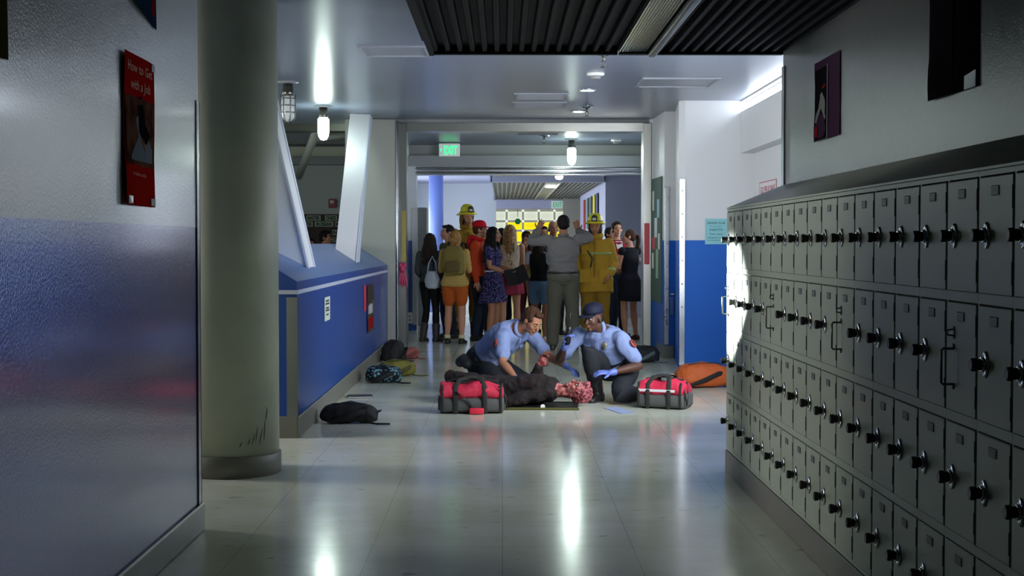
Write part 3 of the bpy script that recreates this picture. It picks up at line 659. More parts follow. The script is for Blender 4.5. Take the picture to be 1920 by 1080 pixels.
mb = MB(); blot(mb, P, [(.8, .35), (.8, .66), (.88, .66), (.88, .35)], .003); mb.build('yellow_strip', M('poster_yellow', '#a08f2a', .55, spec=0.0), t)
# frame and facing wall
def facing_sheet(name, lab, cat, x0, x1, Y, z0, z1, mat):
    t = thing(name, lab, cat, ((x0 + x1) / 2, Y, z0)); MB().box(x0, x1, Y - .004, Y - .001, z0, z1).build('sheet', mat, t); return t
t = facing_sheet('flyer', 'teal club flyer on the facing wall above the blue paint', 'flyer', 2.315, 2.565, 16.45, 1.414, 1.706, M('teal_paper', '#84c3c8', .6))
mb = MB(); ink = M('ink', '#23282a', .7)
for s, z, wd, h in (('DRAMA CLUB', 1.645, .20, .034), ('You are invited to a', 1.612, .14, .016), ('PARTY!!', 1.566, .15, .036), ('Tues. noon', 1.522, .15, .03), ('refreshments will be', 1.483, .19, .02), ('served after school', 1.455, .19, .02)):
    put_text(mb, s, h, (2.44 - wd / 2, 16.4435, z), (1, 0, 0), (0, 0, 1), wd)
mb.build('lettering', ink, t)
t, P = wall_sheet('banner_sign', 'white paper sign with red letters in the recess above the far lockers', 'sign', XS + .155, -1, 15.08, 16.08, 1.93, 2.10, M('white_paper', '#d8d4d6', .6))
mb = MB(); sheet_text(mb, P, 'GO PELICANS', .08, .25, .84, .62, .003, .01); mb.build('lettering', M('red_ink', '#b8324a', .6), t)
mb = MB()
for q in ([(0, 0), (1, 0), (1, .05), (0, .05)], [(0, .95), (1, .95), (1, 1), (0, 1)], [(0, 0), (.02, 0), (.02, 1), (0, 1)], [(.98, 0), (1, 0), (1, 1), (.98, 1)]): blot(mb, P, q, .002)
mb.build('border', M('red_ink', '#b8324a', .6), t)
facing_sheet('red_sign', 'tall red panel on the right post of the steel frame', 'sign', 1.862, 1.932, 18.9, 1.15, 1.69, M('red_sign_paint', '#b81e2c', .4))
facing_sheet('paper_strip', 'tall yellow paper on the left post of the steel frame', 'paper', -1.325, -1.265, 18.9, 1.19, 1.85, M('yellow_paper', '#a3924c', .6))
t = thing('ribbon_bunch', 'pink ribbon bunch hanging on the left post of the steel frame', 'ribbon', (-1.31, 18.88, .84))
mb = MB()
for k in range(7):
    a = -.9 + .3 * k
    mb.tube([(-1.31, 18.885, 1.08), (-1.31 + .05 * math.sin(a), 18.87, 1.0), (-1.31 + .065 * math.sin(a * 1.4), 18.875, .85 + .02 * (k % 3))], [.012, .016, .006], 8, flat=.4)
mb.build('streamers', M('pink_ribbon', '#a82a56', .5), t)
MB().ell((-1.31, 18.872, 1.09), (.04, .02, .05)).ell((-1.335, 18.875, 1.14), (.03, .018, .04)).ell((-1.28, 18.875, 1.13), (.03, .018, .04)).build('bow', M('pink_ribbon', '#a82a56', .5), t)
# notice board on the side wall by the frame
t = thing('notice_board', 'green notice board with papers on the side wall by the frame', 'notice board', (1.97, 18.45, .68))
def sb(mb, y0, y1, z0, z1, d0, d1, mi=0):
    fx = lambda y: 1.97 + .03 * (18.9 - y) / 1.1
    vs = [V(fx(y) - d, y, z) for z in (z0, z1) for y in (y0, y1) for d in (d0, d1)]
    mb.add(vs, [(0, 1, 3, 2), (4, 6, 7, 5), (0, 4, 5, 1), (2, 3, 7, 6), (0, 2, 6, 4), (1, 5, 7, 3)], mi); return mb
sb(MB(), 17.95, 18.85, .68, 2.26, .002, .02).build('board', M('green_felt', '#4d6358', .8), t)
for c, (a, b, z0, z1) in (('#c9d3c6', (18.6, 18.75, 1.85, 2.1)), ('#7db3c4', (18.1, 18.3, 1.75, 1.98)), ('#c7ccd0', (18.3, 18.55, 1.5, 1.75)), ('#c04a52', (18.5, 18.75, 1.35, 1.5)), ('#9fb8a8', (18.2, 18.4, .98, 1.35)), ('#d0d0d0', (18.05, 18.2, 1.35, 1.55)), ('#d9d9d0', (18.62, 18.78, 1.1, 1.3))):
    sb(MB(), a, b, z0, z1, .0205, .023).build('pinned_paper', M('paper_' + c[1:], c, .6), t)
# steel edge strips and latch by the facing wall
def guard(x0, x1, Y, z0, z1, nb, nm):
    g = struct(nm, MB().box(x0, x1, Y - .008, Y, z0, z1, .003), STEEL)
    b = MB()
    for k in range(nb):
        z = z0 + (z1 - z0) * (k + .5) / nb
        b.ell(((x0 + x1) / 2, Y - .009, z), (.012, .006, .012), n=10, m=7)
    b.build('bolt', CHROME, g)
guard(2.0, 2.06, 17.79, .17, 2.12, 7, 'trim_11'); guard(2.02, 2.085, 16.44, .03, 2.16, 8, 'trim_12')
t = thing('door_latch', 'chrome latch on the steel strip beside the notice board', 'latch', (2.08, 17.78, .54))
MB().box(2.065, 2.12, 17.765, 17.795, .54, .76, .004).build('latch_plate', CHROME, t)
MB().tube([(2.085, 17.77, .79), (2.085, 17.73, .80), (2.12, 17.72, .80)], .012, 10).build('lever', CHROME, t)
t = thing('door_pull', 'curved chrome pull low on the steel strip', 'handle', (2.03, 17.77, .42))
MB().tube([(2.03, 17.782, .62), (2.03, 17.73, .61), (2.01, 17.71, .55), (2.01, 17.71, .49), (2.03, 17.73, .43), (2.03, 17.782, .42)], .010, 10).build('bar', CHROME, t)
t = thing('outlet_plate', 'pale outlet plate low on the wall beyond the frame', 'outlet', (-1.49, 23.49, .1))
MB().box(-1.545, -1.475, 23.478, 23.498, .12, .30, .004).build('plate', M('cream_plastic', '#cfd0cc', .5), t)
MB().box(-1.52, -1.50, 23.474, 23.479, .16, .19).box(-1.52, -1.50, 23.474, 23.479, .22, .25).build('socket', BLACK, t)
# side room: fire alarm and chess sign
t = thing('fire_alarm', 'red fire alarm box on the side room wall between the struts', 'fire alarm', (-2.82, 23.97, 2.016))
MB().box(-2.885, -2.755, 23.94, 23.998, 2.016, 2.160, .01).build('housing', M('alarm_red', '#7a1418', .4), t)
MB().box(-2.86, -2.80, 23.933, 23.941, 2.09, 2.14, .003).build('label_window', M('alarm_white', '#b9aeb0', .4), t)
t = thing('chess_sign', 'brown board with pale word cards on the side room wall', 'sign', (-3.1, 23.97, 1.2))
MB().box(-3.8, -2.42, 23.975, 23.998, 1.2, 1.91).build('board', M('brown_board', '#2d1712', .7), t)
card = M('pale_card', '#8f9a86', .7)
for s, x0, x1, y0, y1 in (('MASTER', 575.5, 602, 404, 413.8), ('CHESS', 610, 632.5, 404, 413.8), ('OF THE', 563, 587, 415.4, 425.2), ('RUSSIAN', 591, 625.5, 415.4, 425.2), ('MEN', 629, 646, 415.4, 425.2), ('IN', 624, 633, 431, 441), ('75', 624, 633, 445, 454)):
    a = px(x0, y1, 23.97); b = px(x1, y0, 23.97)
    cpart = MB().box(a.x, b.x, 23.962, 23.974, a.z, b.z).build('word_card', card, t)
    put_text(MB(), s, (b.z - a.z) * .95, (a.x + (b.x - a.x) * .08, 23.960, a.z + (b.z - a.z) * .17), (1, 0, 0), (0, 0, 1), (b.x - a.x) * .84, .004).build('lettering', ink, cpart)

# ------------------------------------------------------------------ bags and things on the floor
def ring_box(x, hy, z0, z1, r=.35, n=24, sx=0.0, top=1.0):
    """rounded box outline in the local y-z plane at local x; top narrows the upper half"""
    out = []
    for k in range(n):
        a = 2 * math.pi * k / n; c, s = math.cos(a), math.sin(a)
        e = .55
        u = math.copysign(abs(c) ** e, c); v = math.copysign(abs(s) ** e, s)
        f = 1 - (1 - top) * max(0, v)
        out.append(V(x, u * hy * f, (z0 + z1) / 2 + v * (z1 - z0) / 2))
    return out
def medic_bag(lab, loc, rz, L, W, H, stripe):
    t = thing('medic_bag', lab, 'medical bag', (loc[0], loc[1], 0), rz, 'red and grey medic bags')
    red = M('red_nylon', '#c22140', .65, bump=(40, .15)); gr = M('grey_nylon', '#4f504e', .7, bump=(40, .15)); web = M('dark_webbing', '#23221f', .8)
    hx = L / 2; hy = W / 2
    xs = [-1, -.97, -.9, -.5, 0, .5, .9, .97, 1]
    lower = [ring_box(x * hx, hy * (.86 if abs(x) > .99 else .95 if abs(x) > .95 else 1), .004 + (.02 if abs(x) > .99 else 0), H * .52) for x in xs]
    MB().loft(lower).build('lower_body', gr, t, False)
    def up(x, k): 
        sag = H * (.93 + .07 * math.cos(x * 5 + L * 9) - .10 * abs(x) ** 3)
        return ring_box(x * hx * .985, hy * (.80 if abs(x) > .99 else .94 if abs(x) > .95 else 1), H * .42, sag, top=.72)
    mu = MB().loft([up(x, 0) for x in [-1, -.97, -.9, -.7, -.5, -.25, 0, .25, .5, .7, .9, .97, 1]])
    me = remesh(mu, .012, 2); wrinkle(me, .008, 14, L * 7); mesh_obj('upper_body', me, red, t)
    for x in (-.25 * L, .2 * L):                                   # webbing handles up both faces
        for s in (-1, 1):
            MB().tube([(x, s * (hy + .004), .02), (x, s * (hy + .008), H * .5), (x, s * hy * .93, H * .80), (x * .75, s * hy * .5, H * 1.02), (x * .2, s * hy * .25, H * 1.06)], .021, 8, flat=.16, up=(1, 0, 0)).build('strap', web, t, False)
    MB().box(-.07, .05, -hy * .35, hy * .35, H * 1.0, H * 1.09, .012, seg=2).build('handle_wrap', web, t, False)
    MB().tube([(-hx * .8, 0, H * .93), (-hx * .4, .01, H * 1.0), (0, 0, H * 1.005), (hx * .5, -.01, H * .97), (hx * .8, 0, H * .93)], .007, 6).build('zip', web, t, False)
    for s in (-1, 1):
        MB().box(s * hx - (.012 if s < 0 else -.0), s * hx + (.012 if s > 0 else 0), -hy * .7, hy * .7, H * .1, H * .48, .006).build('end_pocket', gr, t, False)
        MB().tube([(s * (hx * .9), -hy * 1.02, H * .1), (s * (hx * .9), -hy * 1.03, H * .55), (s * hx * .9, -hy * .9, H * .84)], .011, 8, flat=.25, up=(1, 0, 0)).build('side_strap', web, t, False)
    MB().tube([(hx * .85, -hy * .6, H * .8), (hx * 1.05, -hy * .75, H * .5), (hx * 1.08, -hy * .6, H * .15), (hx * 1.03, -hy * .2, H * .4), (hx * .95, 0, H * .85)], .009, 8, flat=.4).build('shoulder_strap', web, t, False)
    if stripe: MB().box(-hx * .90, hx * .66, -hy - .003, -hy + .012, H * .56, H * .64).build('reflective_stripe', M('reflective_tape', '#d8d4d6', .35), t, False)
    else:
        MB().box(-.02, .10, -hy - .05, -hy - .02, .004, .055, .008, seg=2).build('hanging_tag', M('bright_red_nylon', '#e0243e', .6), t, False)
        MB().box(-hx - .006, -hx + .05, -hy * .8, -hy * .3, H * .55, H * .63).build('label_patch', M('reflective_tape', '#d8d4d6', .35), t, False)
        MB().tube([(-.12, -hy - .012, H * .66), (-.02, -hy - .016, H * .4), (.02, -hy - .014, H * .1)], .011, 8, flat=.3).build('loose_strap', web, t, False)
    return t
medic_bag('red and grey medic bag with a hanging red tag, left of the casualty', (-.26, 12.12), .03, .54, .30, .28, False)
medic_bag('red and grey medic bag with a pale stripe, right of the kneeling paramedic', (1.41, 12.45), -.45, .42, .30, .265, True)
def backpack(lab, loc, rz, L, W, Hh, mat, strap, seed, pocket=True, tilt=0.0, cat='backpack', name='backpack', group='school bags dropped on the floor'):
    t = thing(name, lab, cat, (loc[0], loc[1], 0), rz, group)
    mb = MB()
    rings = []
    for i in range(13):
        u = i / 12; x = (u - .5) * L
        k = (1 - abs(2 * u - 1) ** 3.2) ** .5
        k = max(.12, k); z1 = Hh * (.55 + .45 * k) * (1 - tilt * (u - .5))
        rings.append(ring_box(x, W / 2 * (.35 + .65 * k), Hh * .12 * (1 - k) + .004, z1, top=.75))
    mb.loft(rings); me = remesh(mb, .011, 3); wrinkle(me, .012, 9, seed); wrinkle(me, .004, 30, seed + 3)
    for v in me.vertices: v.co.z = max(v.co.z, .003)
    mesh_obj('main_bag', me, mat, t)
    if pocket:
        mp = MB().loft([ring_box(x * L, (.26 - .9 * abs(x) ** 2) * W * 1.15, Hh * .70, Hh * (1.08 - .5 * abs(x)), top=.8) for x in (-.3, -.27, -.15, 0, .15, .27, .3)])
        me = remesh(mp, .011, 3); wrinkle(me, .006, 14, seed + 1); mesh_obj('front_pocket', me, mat, t)
        MB().tube([(-.3 * L, -W * .22, Hh * .98), (-.1 * L, -W * .30, Hh * 1.05), (.15 * L, -W * .28, Hh * 1.05), (.3 * L, -W * .2, Hh * .98)], .004, 6).build('zip', BLACK, t, False)
    for s in (-1, 1):
        p = [(.40 * L, s * W * .2, Hh * .6), (.2 * L, s * W * .55 - .01, Hh * .62), (-.05 * L, s * W * .57, Hh * .35), (-.3 * L, s * W * .5, Hh * .12), (-.42 * L, s * W * .3, Hh * .2)]
        MB().tube(p, [.018, .024, .024, .016, .012], 8, flat=.3, up=(0, 0, 1)).build('strap', strap, t, False)
    MB().tube([(.5 * L, -.035, Hh * .55), (.54 * L, -.02, Hh * .6), (.55 * L, .02, Hh * .6), (.5 * L, .035, Hh * .55)], .007, 6).build('grab_loop', strap, t, False)
    MB().tube([(.3 * L, -W * .5, .02), (.5 * L, -W * .62, .008), (.72 * L, -W * .6, .006)], .008, 6, flat=.35, up=(0, 0, 1)).build('loose_strap_end', strap, t, False)
    return t
BLK = M('black_nylon', '#0e0e10', .75, bump=(40, .2)); STRAP = M('black_webbing', '#131314', .8)
backpack('black backpack lying nearest, by the blue low wall', (-1.215, 11.42), .02, .45, .26, .155, BLK, STRAP, 1.0)
backpack('teal and black patterned backpack lying by the blue low wall', (-1.22, 14.75), .1, .37, .3, .17, M_spots('teal_print_nylon', '#15181c', '#5f8a96', 30, .45, .6), STRAP, 2.0)
backpack('olive yellow bag lying just behind the teal backpack', (-1.14, 15.45), .5, .40, .30, .17, M('olive_nylon', '#6f6a24', .75, bump=(40, .2)), M('olive_webbing', '#4a471c', .8), 3.0)
backpack('black upright bag slumped against the grey wall end by the frame', (-1.30, 17.2), 1.2, .32, .26, .26, BLK, STRAP, 4.0)
backpack('small dusty pink bag beside the frame behind the black bag', (-1.14, 17.75), .3, .22, .18, .14, M('dusty_pink_nylon', '#8f4a44', .75), M('dusty_pink_webbing', '#6d3632', .8), 5.0, False)
backpack('orange backpack lying against the far end of the lockers', (1.99, 14.25), .12, .55, .32, .235, M('orange_nylon', '#b4521a', .7, bump=(40, .2)), STRAP, 6.0)
backpack('dark bag with grey trim lying by the notice board wall', (1.71, 17.25), .1, .34, .28, .19, M('charcoal_nylon', '#1c2024', .75, bump=(40, .2)), M('grey_webbing', '#59646a', .8), 7.0)
backpack('brown and red bag behind the dark bag by the frame', (1.72, 18.2), -.2, .32, .22, .13, M('brown_canvas', '#4a3a22', .8), M('red_webbing', '#7a1f22', .8), 8.0, False)
t = thing('notebook', 'grey notebook lying on the floor beside the blue low wall', 'notebook', (-1.32, 13.3, 0), .1)
MB().box(-.115, .115, -.09, .09, .001, .004).box(-.115, .115, -.09, .09, .014, .017, .001).build('cover', M('notebook_cover', '#2c3134', .5), t, False)
MB().box(-.11, .112, -.086, .086, .004, .014).build('pages', M('paper_edge', '#b6b7ae', .7), t, False)
t = thing('paper_cup', 'small white box on the floor beside the orange backpack', 'box', (1.745, 14.6, 0), .3)
MB().box(-.04, .04, -.04, .04, .001, .085, .003).build('carton', M('white_carton', '#d9d9d0', .6), t, False); t.name = 'small_box'
MB().box(-.041, .041, -.041, .041, .085, .097, .002).build('lid', M('white_carton', '#d9d9d0', .6), t, False)
single('paper_sheet', MB().add([V(.87 + x, 12.1 + y, .002 + z) for x, y, z in ((0, .30, 0), (.12, .34, .004), (.24, -.05, .003), (.12, -.12, 0), (0, .30, .002), (.12, .34, .006), (.24, -.05, .005), (.12, -.12, .002))], [(0, 1, 2, 3), (4, 5, 6, 7), (0, 1, 5, 4), (1, 2, 6, 5), (2, 3, 7, 6), (3, 0, 4, 7)]), M('pale_blue_sheet', '#98a4c8', .5), 'thin pale blue sheet on the floor below the right paramedic', 'paper')  # thin pale blue quad lying just above the floor

# ------------------------------------------------------------------ people
SKIN = {'light': M('skin_light', '#b98468', .5, spec=.35), 'tan': M('skin_tan', '#9c6a4e', .5, spec=.35), 'brown': M('skin_brown', '#6e4630', .5, spec=.35), 'dark': M('skin_dark', '#4a2f22', .5, spec=.35)}
EYEW = M('eye_white', '#948d86', .3); IRIS = M('iris', '#1a120d', .2); LIPS = M('lips', '#8a4a42', .5)
HAIRC = {'black': M('hair_black', '#120e0d', .65, spec=.2, bump=(120, .5)), 'dark': M('hair_dark_brown', '#231611', .65, spec=.2, bump=(120, .5)), 'brown': M('hair_brown', '#3d2617', .65, spec=.2, bump=(120, .5)),
         'auburn': M('hair_auburn', '#7a5426', .5, bump=(120, .5)), 'blonde': M('hair_blonde', '#a0793f', .45, bump=(120, .5), var=(22, '#5e411f'))}
DJ = dict(pel=(0, 0, .95), wai=(0, .012, 1.09), che=(0, .015, 1.28), nec=(0, .02, 1.475), hea=(0, -.015, 1.628),
          hf=(0, -1, 0), hu=(0, 0, 1),
          sL=(.18, .018, 1.415), eL=(.235, .04, 1.135), wL=(.245, -.03, .885), sR=(-.18, .018, 1.415), eR=(-.235, .04, 1.135), wR=(-.245, -.03, .885),
          hL=(.09, 0, .925), kL=(.105, -.015, .50), aL=(.115, .035, .085), hR=(-.09, 0, .925), kR=(-.105, -.015, .50), aR=(-.115, .035, .085),
          fL=(.12, -1, 0), fR=(-.12, -1, 0))
def lerp(a, b, t): return a + (b - a) * t
class Body:
    def __init__(s, J, H=1.75, sex='m', bulk=1.0, world=False):
        s.k = 1.0 if world else H / 1.75; s.J = {}
        for n, d in DJ.items(): s.J[n] = V(J.get(n, d)) * (1.0 if n in ('hf', 'hu', 'fL', 'fR') else s.k)
        for n in J:
            if n not in s.J: s.J[n] = V(J[n])
        s.h = H / 1.75; s.sex = sex; s.bulk = bulk
        j = s.J
        s.latP = (j['hL'] - j['hR']).normalized(); s.latS = (j['sL'] - j['sR']).normalized()
        up = (j['wai'] - j['pel']).normalized()
        s.spine = [j['pel'] - up * .10 * s.h, j['pel'] - up * .01, j['wai'], j['che'], lerp(j['che'], j['nec'], .68), j['nec']]
        f = sex == 'f'
        s.sec = [(.125, .085), (.172 if not f else .178, .118), (.148 if not f else .122, .108 if not f else .092), (.168 if not f else .142, .122 if not f else .112), (.165 if not f else .142, .095 if not f else .082), (.072, .062)]
        s.sec = [(a * bulk * s.h, b * (bulk ** 1.3) * s.h) for a, b in s.sec]
        u = j['hu'].normalized(); fw = j['hf'].normalized(); fw = (fw - u * fw.dot(u)).normalized(); s.hr = fw.cross(u).normalized(); s.hf = fw; s.hu = u
    def at(s, t):                                   # t = 0 crotch ... 5 neck base
        i = min(4, int(t)); q = t - i; p = lerp(s.spine[i], s.spine[i + 1], q)
        q2 = q * q * (3 - 2 * q)
        a = lerp(s.sec[i][0], s.sec[i + 1][0], q2); b = lerp(s.sec[i][1], s.sec[i + 1][1], q2)
        lat = lerp(s.latP, s.latS, min(1, max(0, (t - 1) / 2.5))).normalized()
        d = (s.spine[min(5, i + 1)] - s.spine[i]).normalized()
        lat = (lat - d * lat.dot(d)).normalized(); ap = d.cross(lat).normalized()     # ap points to the back
        return p, lat, ap, a, b
    def ring(s, t, inf, n=24, fold=0, ph=0):
        p, lat, ap, a, b = s.at(t); out = []
        for k in range(n):
            an = 2 * math.pi * k / n; c, si = math.cos(an), math.sin(an); e = .85
            u = math.copysign(abs(c) ** e, c); v = math.copysign(abs(si) ** e, si)
            r = 1 + fold * math.sin(an * 7 + ph)
            bust = 0
            if s.sex == 'f' and 2.6 < t < 3.9: bust = .028 * s.h * math.sin((t - 2.6) / 1.3 * math.pi) * max(0, -v)
            out.append(p + lat * ((a + inf) * u * r) + ap * ((b + inf) * v * r - bust))
        return out
    def torso(s, mb, t0, t1, inf, n=24, inf1=None):
        N = 14; mb.loft([s.ring(t0 + (t1 - t0) * i / N, lerp(inf, inf if inf1 is None else inf1, i / N), n) for i in range(N + 1)]); return mb
    def arm(s, mb, sd, inf=0.0, upto=2.0, fro=0.0):
        j = s.J; S, E, W = j['s' + sd], j['e' + sd], j['w' + sd]; k = s.h * (.9 if s.sex == 'f' else 1.0) * lerp(1, s.bulk, .6)
        pts = []; prof = [(0, .056), (.25, .052), (.55, .046), (.9, .040), (1.0, .040), (1.15, .043), (1.35, .042), (1.7, .031), (2.0, .026)]
        for t, r in prof:
            if t < fro - 1e-6: continue
            if t > upto: 
                break
            pts.append((t, r))
        if pts and pts[-1][0] < upto: pts.append((upto, pts[-1][1] - .001))
        path = [lerp(S, E, t) if t <= 1 else lerp(E, W, t - 1) for t, r in pts]
        return mb.tube(path, [r * k + inf for t, r in pts], 14)
    def leg(s, mb, sd, inf=0.0, upto=2.0, fro=0.0, inf1=None):
        j = s.J; S, E, W = j['h' + sd], j['k' + sd], j['a' + sd]; k = s.h * lerp(1, s.bulk, .7)
        prof = [(0, .092), (.3, .084), (.6, .068), (.9, .054), (1.0, .053), (1.12, .052), (1.3, .056), (1.5, .050), (1.75, .038), (2.0, .034)]
        pts = [(t, r) for t, r in prof if fro - 1e-6 <= t <= upto]
        if pts[-1][0] < upto: pts.append((upto, pts[-1][1] - .002))
        path = [lerp(S, E, t) if t <= 1 else lerp(E, W, t - 1) for t, r in pts]
        i1 = inf if inf1 is None else inf1
        return mb.tube(path, [r * k + lerp(inf, i1, t / 2) for t, r in pts], 16)
    def hand(s, mb, sd, inf=0.0):
        j = s.J; E, W = j['e' + sd], j['w' + sd]; k = s.h * (.92 if s.sex == 'f' else 1.0)
        d = j.get('d' + sd); d = (V(d) if d is not None else (W - E)).normalized()
        n = j.get('n' + sd)                          # direction the palm faces
        n = V(n) if n is not None else (s.latS * (-1 if sd == 'L' else 1) + V(0, 0, -.2))
        n = (n - d * n.dot(d)).normalized(); ac = d.cross(n) * (1 if sd == 'L' else -1)    # towards the thumb
        if j.get('t' + sd) is not None and ac.dot(V(j['t' + sd])) < 0: ac = -ac
        curl = j['c' + sd].x if ('c' + sd) in j else .5; spread = j['c' + sd].y if ('c' + sd) in j else .15
        mb.tube([W - d * .01, W + d * .03 * k, W + d * .065 * k, W + d * .092 * k], [(.026 + inf) , (.036 + inf) * k, (.041 + inf) * k, (.040 + inf) * k], 12, flat=.42, up=ac)
        for i, (o, L) in enumerate(((.031, .072), (.0105, .082), (-.0105, .076), (-.031, .060))):
            b = W + d * .090 * k + ac * o * k; dd = (d + ac * o * 8 * spread).normalized(); p = [b]
            for q, (fr, ang) in enumerate(((.45, .45), (.30, 1.1), (.25, 1.6))):
                a = curl * ang; p.append(p[-1] + (dd * math.cos(a) + n * math.sin(a)) * L * fr * k)
            mb.tube(p, [(.0088 + inf) * k, (.0085 + inf) * k, (.0078 + inf) * k, (.0066 + inf) * k], 8)
        b = W + d * .025 * k + ac * .030 * k; t1 = (d * .65 + ac * .75 + n * .25).normalized(); t2 = (d * .9 + ac * .3 + n * (.3 + .4 * curl)).normalized()
        mb.tube([b, b + t1 * .038 * k, b + t1 * .038 * k + t2 * .034 * k], [(.0125 + inf) * k, (.0105 + inf) * k, (.0080 + inf) * k], 8)
    def H(s, f, u, r=0.0):                          # a place in the head's own frame
        return s.J['hea'] + (s.hf * f + s.hu * u + s.hr * r) * s.h
    def hell(s, mb, f, u, r, rf, ru, rr, n=16, m=11): return mb.ell(s.H(f, u, r), (rr * s.h, rf * s.h, ru * s.h), (s.hr, s.hf, s.hu), n, m)
    def head(s, mb):
        s.hell(mb, -.014, .034, 0, .094, .083, .074)
        s.hell(mb, .030, -.008, 0, .062, .088, .061)
        s.hell(mb, .026, -.058, 0, .056, .048, .050)
        s.hell(mb, .070, -.088, 0, .020, .020, .024, 10, 7)
        s.hell(mb, .068, .024, 0, .026, .012, .050, 12, 7)             # brow ridge
        mb.tube([s.H(.086, .016), s.H(.100, -.008), s.H(.108, -.024)], [.008 * s.h, .011 * s.h, .014 * s.h], 8)
        s.hell(mb, .086, -.052, 0, .012, .008, .022, 10, 7); s.hell(mb, .084, -.062, 0, .012, .008, .018, 10, 7)
        for g in (-1, 1):
            s.hell(mb, -.006, -.004, g * .076, .022, .031, .010, 10, 8)
            s.hell(mb, .058, -.022, g * .040, .024, .024, .018, 10, 7)  # cheekbones
        j = s.J; base = s.H(-.012, -.06)
        nr = (.055 if s.sex == 'm' else .047) * s.h
        mb.tube([lerp(s.spine[4], s.spine[5], .6), lerp(s.spine[5], base, .5), base], [nr * 1.25, nr, nr], 14)
    def foot(s, mb, sd, inf=0.0, boot=0.0):
        a = s.J['a' + sd]; f = s.J['f' + sd].normalized(); g = s.J.get('g' + sd); up = V(g) if g is not None else V(0, 0, 1)
        up = (up - f * up.dot(f)).normalized(); lt = f.cross(up); k = s.h * (.9 if s.sex == 'f' else 1.0); z0 = .085 * s.h
        rings = []
        for x, w, h in ((-.075, .022, .05), (-.062, .034, .075), (-.02, .038, .098), (.03, .039, .088), (.08, .045, .064), (.13, .048, .05), (.165, .040, .04), (.185, .022, .028)):
            rings.append([a + f * x * k - up * z0 + lt * (w * k + inf) * math.copysign(abs(math.cos(t)) ** .7, math.cos(t)) + up * max(0.0, (h * k / 2) + (h * k / 2 + inf) * math.copysign(abs(math.sin(t)) ** .7, math.sin(t))) for t in [2 * math.pi * q / 16 for q in range(16)]])
        mb.loft(rings)
        if boot: mb.tube([a - up * .03, lerp(a, s.J['k' + sd], boot)], [.046 * s.h + inf, .058 * s.h + inf], 14)
def drape(mb, B, t_top, p_hem, r_top, r_hem, folds=9, amp=.06, n=60, rows=10, th=.03, drop=None):
    """a skirt or coat tail: from the torso ring at t_top down to the hem"""
    top = B.ring(t_top, r_top, n); pc = B.at(t_top)[0]; _, lat, ap, _, _ = B.at(1.0)
    outer = []; inner = []
    hips = [B.ring(lerp(t_top, .9, min(1, (i / rows) / .45)), r_top + .012 * min(1, i / 3), n) for i in range(rows + 1)]
    for i in range(rows + 1):
        q = i / rows; ring = []; ri = []
        for k in range(n):
            an = 2 * math.pi * k / n
            d = lat * math.cos(an) * r_hem[0] + ap * math.sin(an) * r_hem[1]
            hem = V(p_hem) + d * (1 + amp * math.sin(an * folds + 1.3) + amp * .5 * math.sin(an * folds * 1.7))
            e = q ** .8
            p = hips[i][k] if q <= .45 else lerp(hips[i][k], hem, ((q - .45) / .55) ** .8)
            ring.append(p); c = lerp(pc, V(p_hem), e); ri.append(p + (c - p).normalized() * th)
        outer.append(ring); inner.append(ri)
    mb.loft(outer + inner[::-1], closed=True, cap=False); return mb
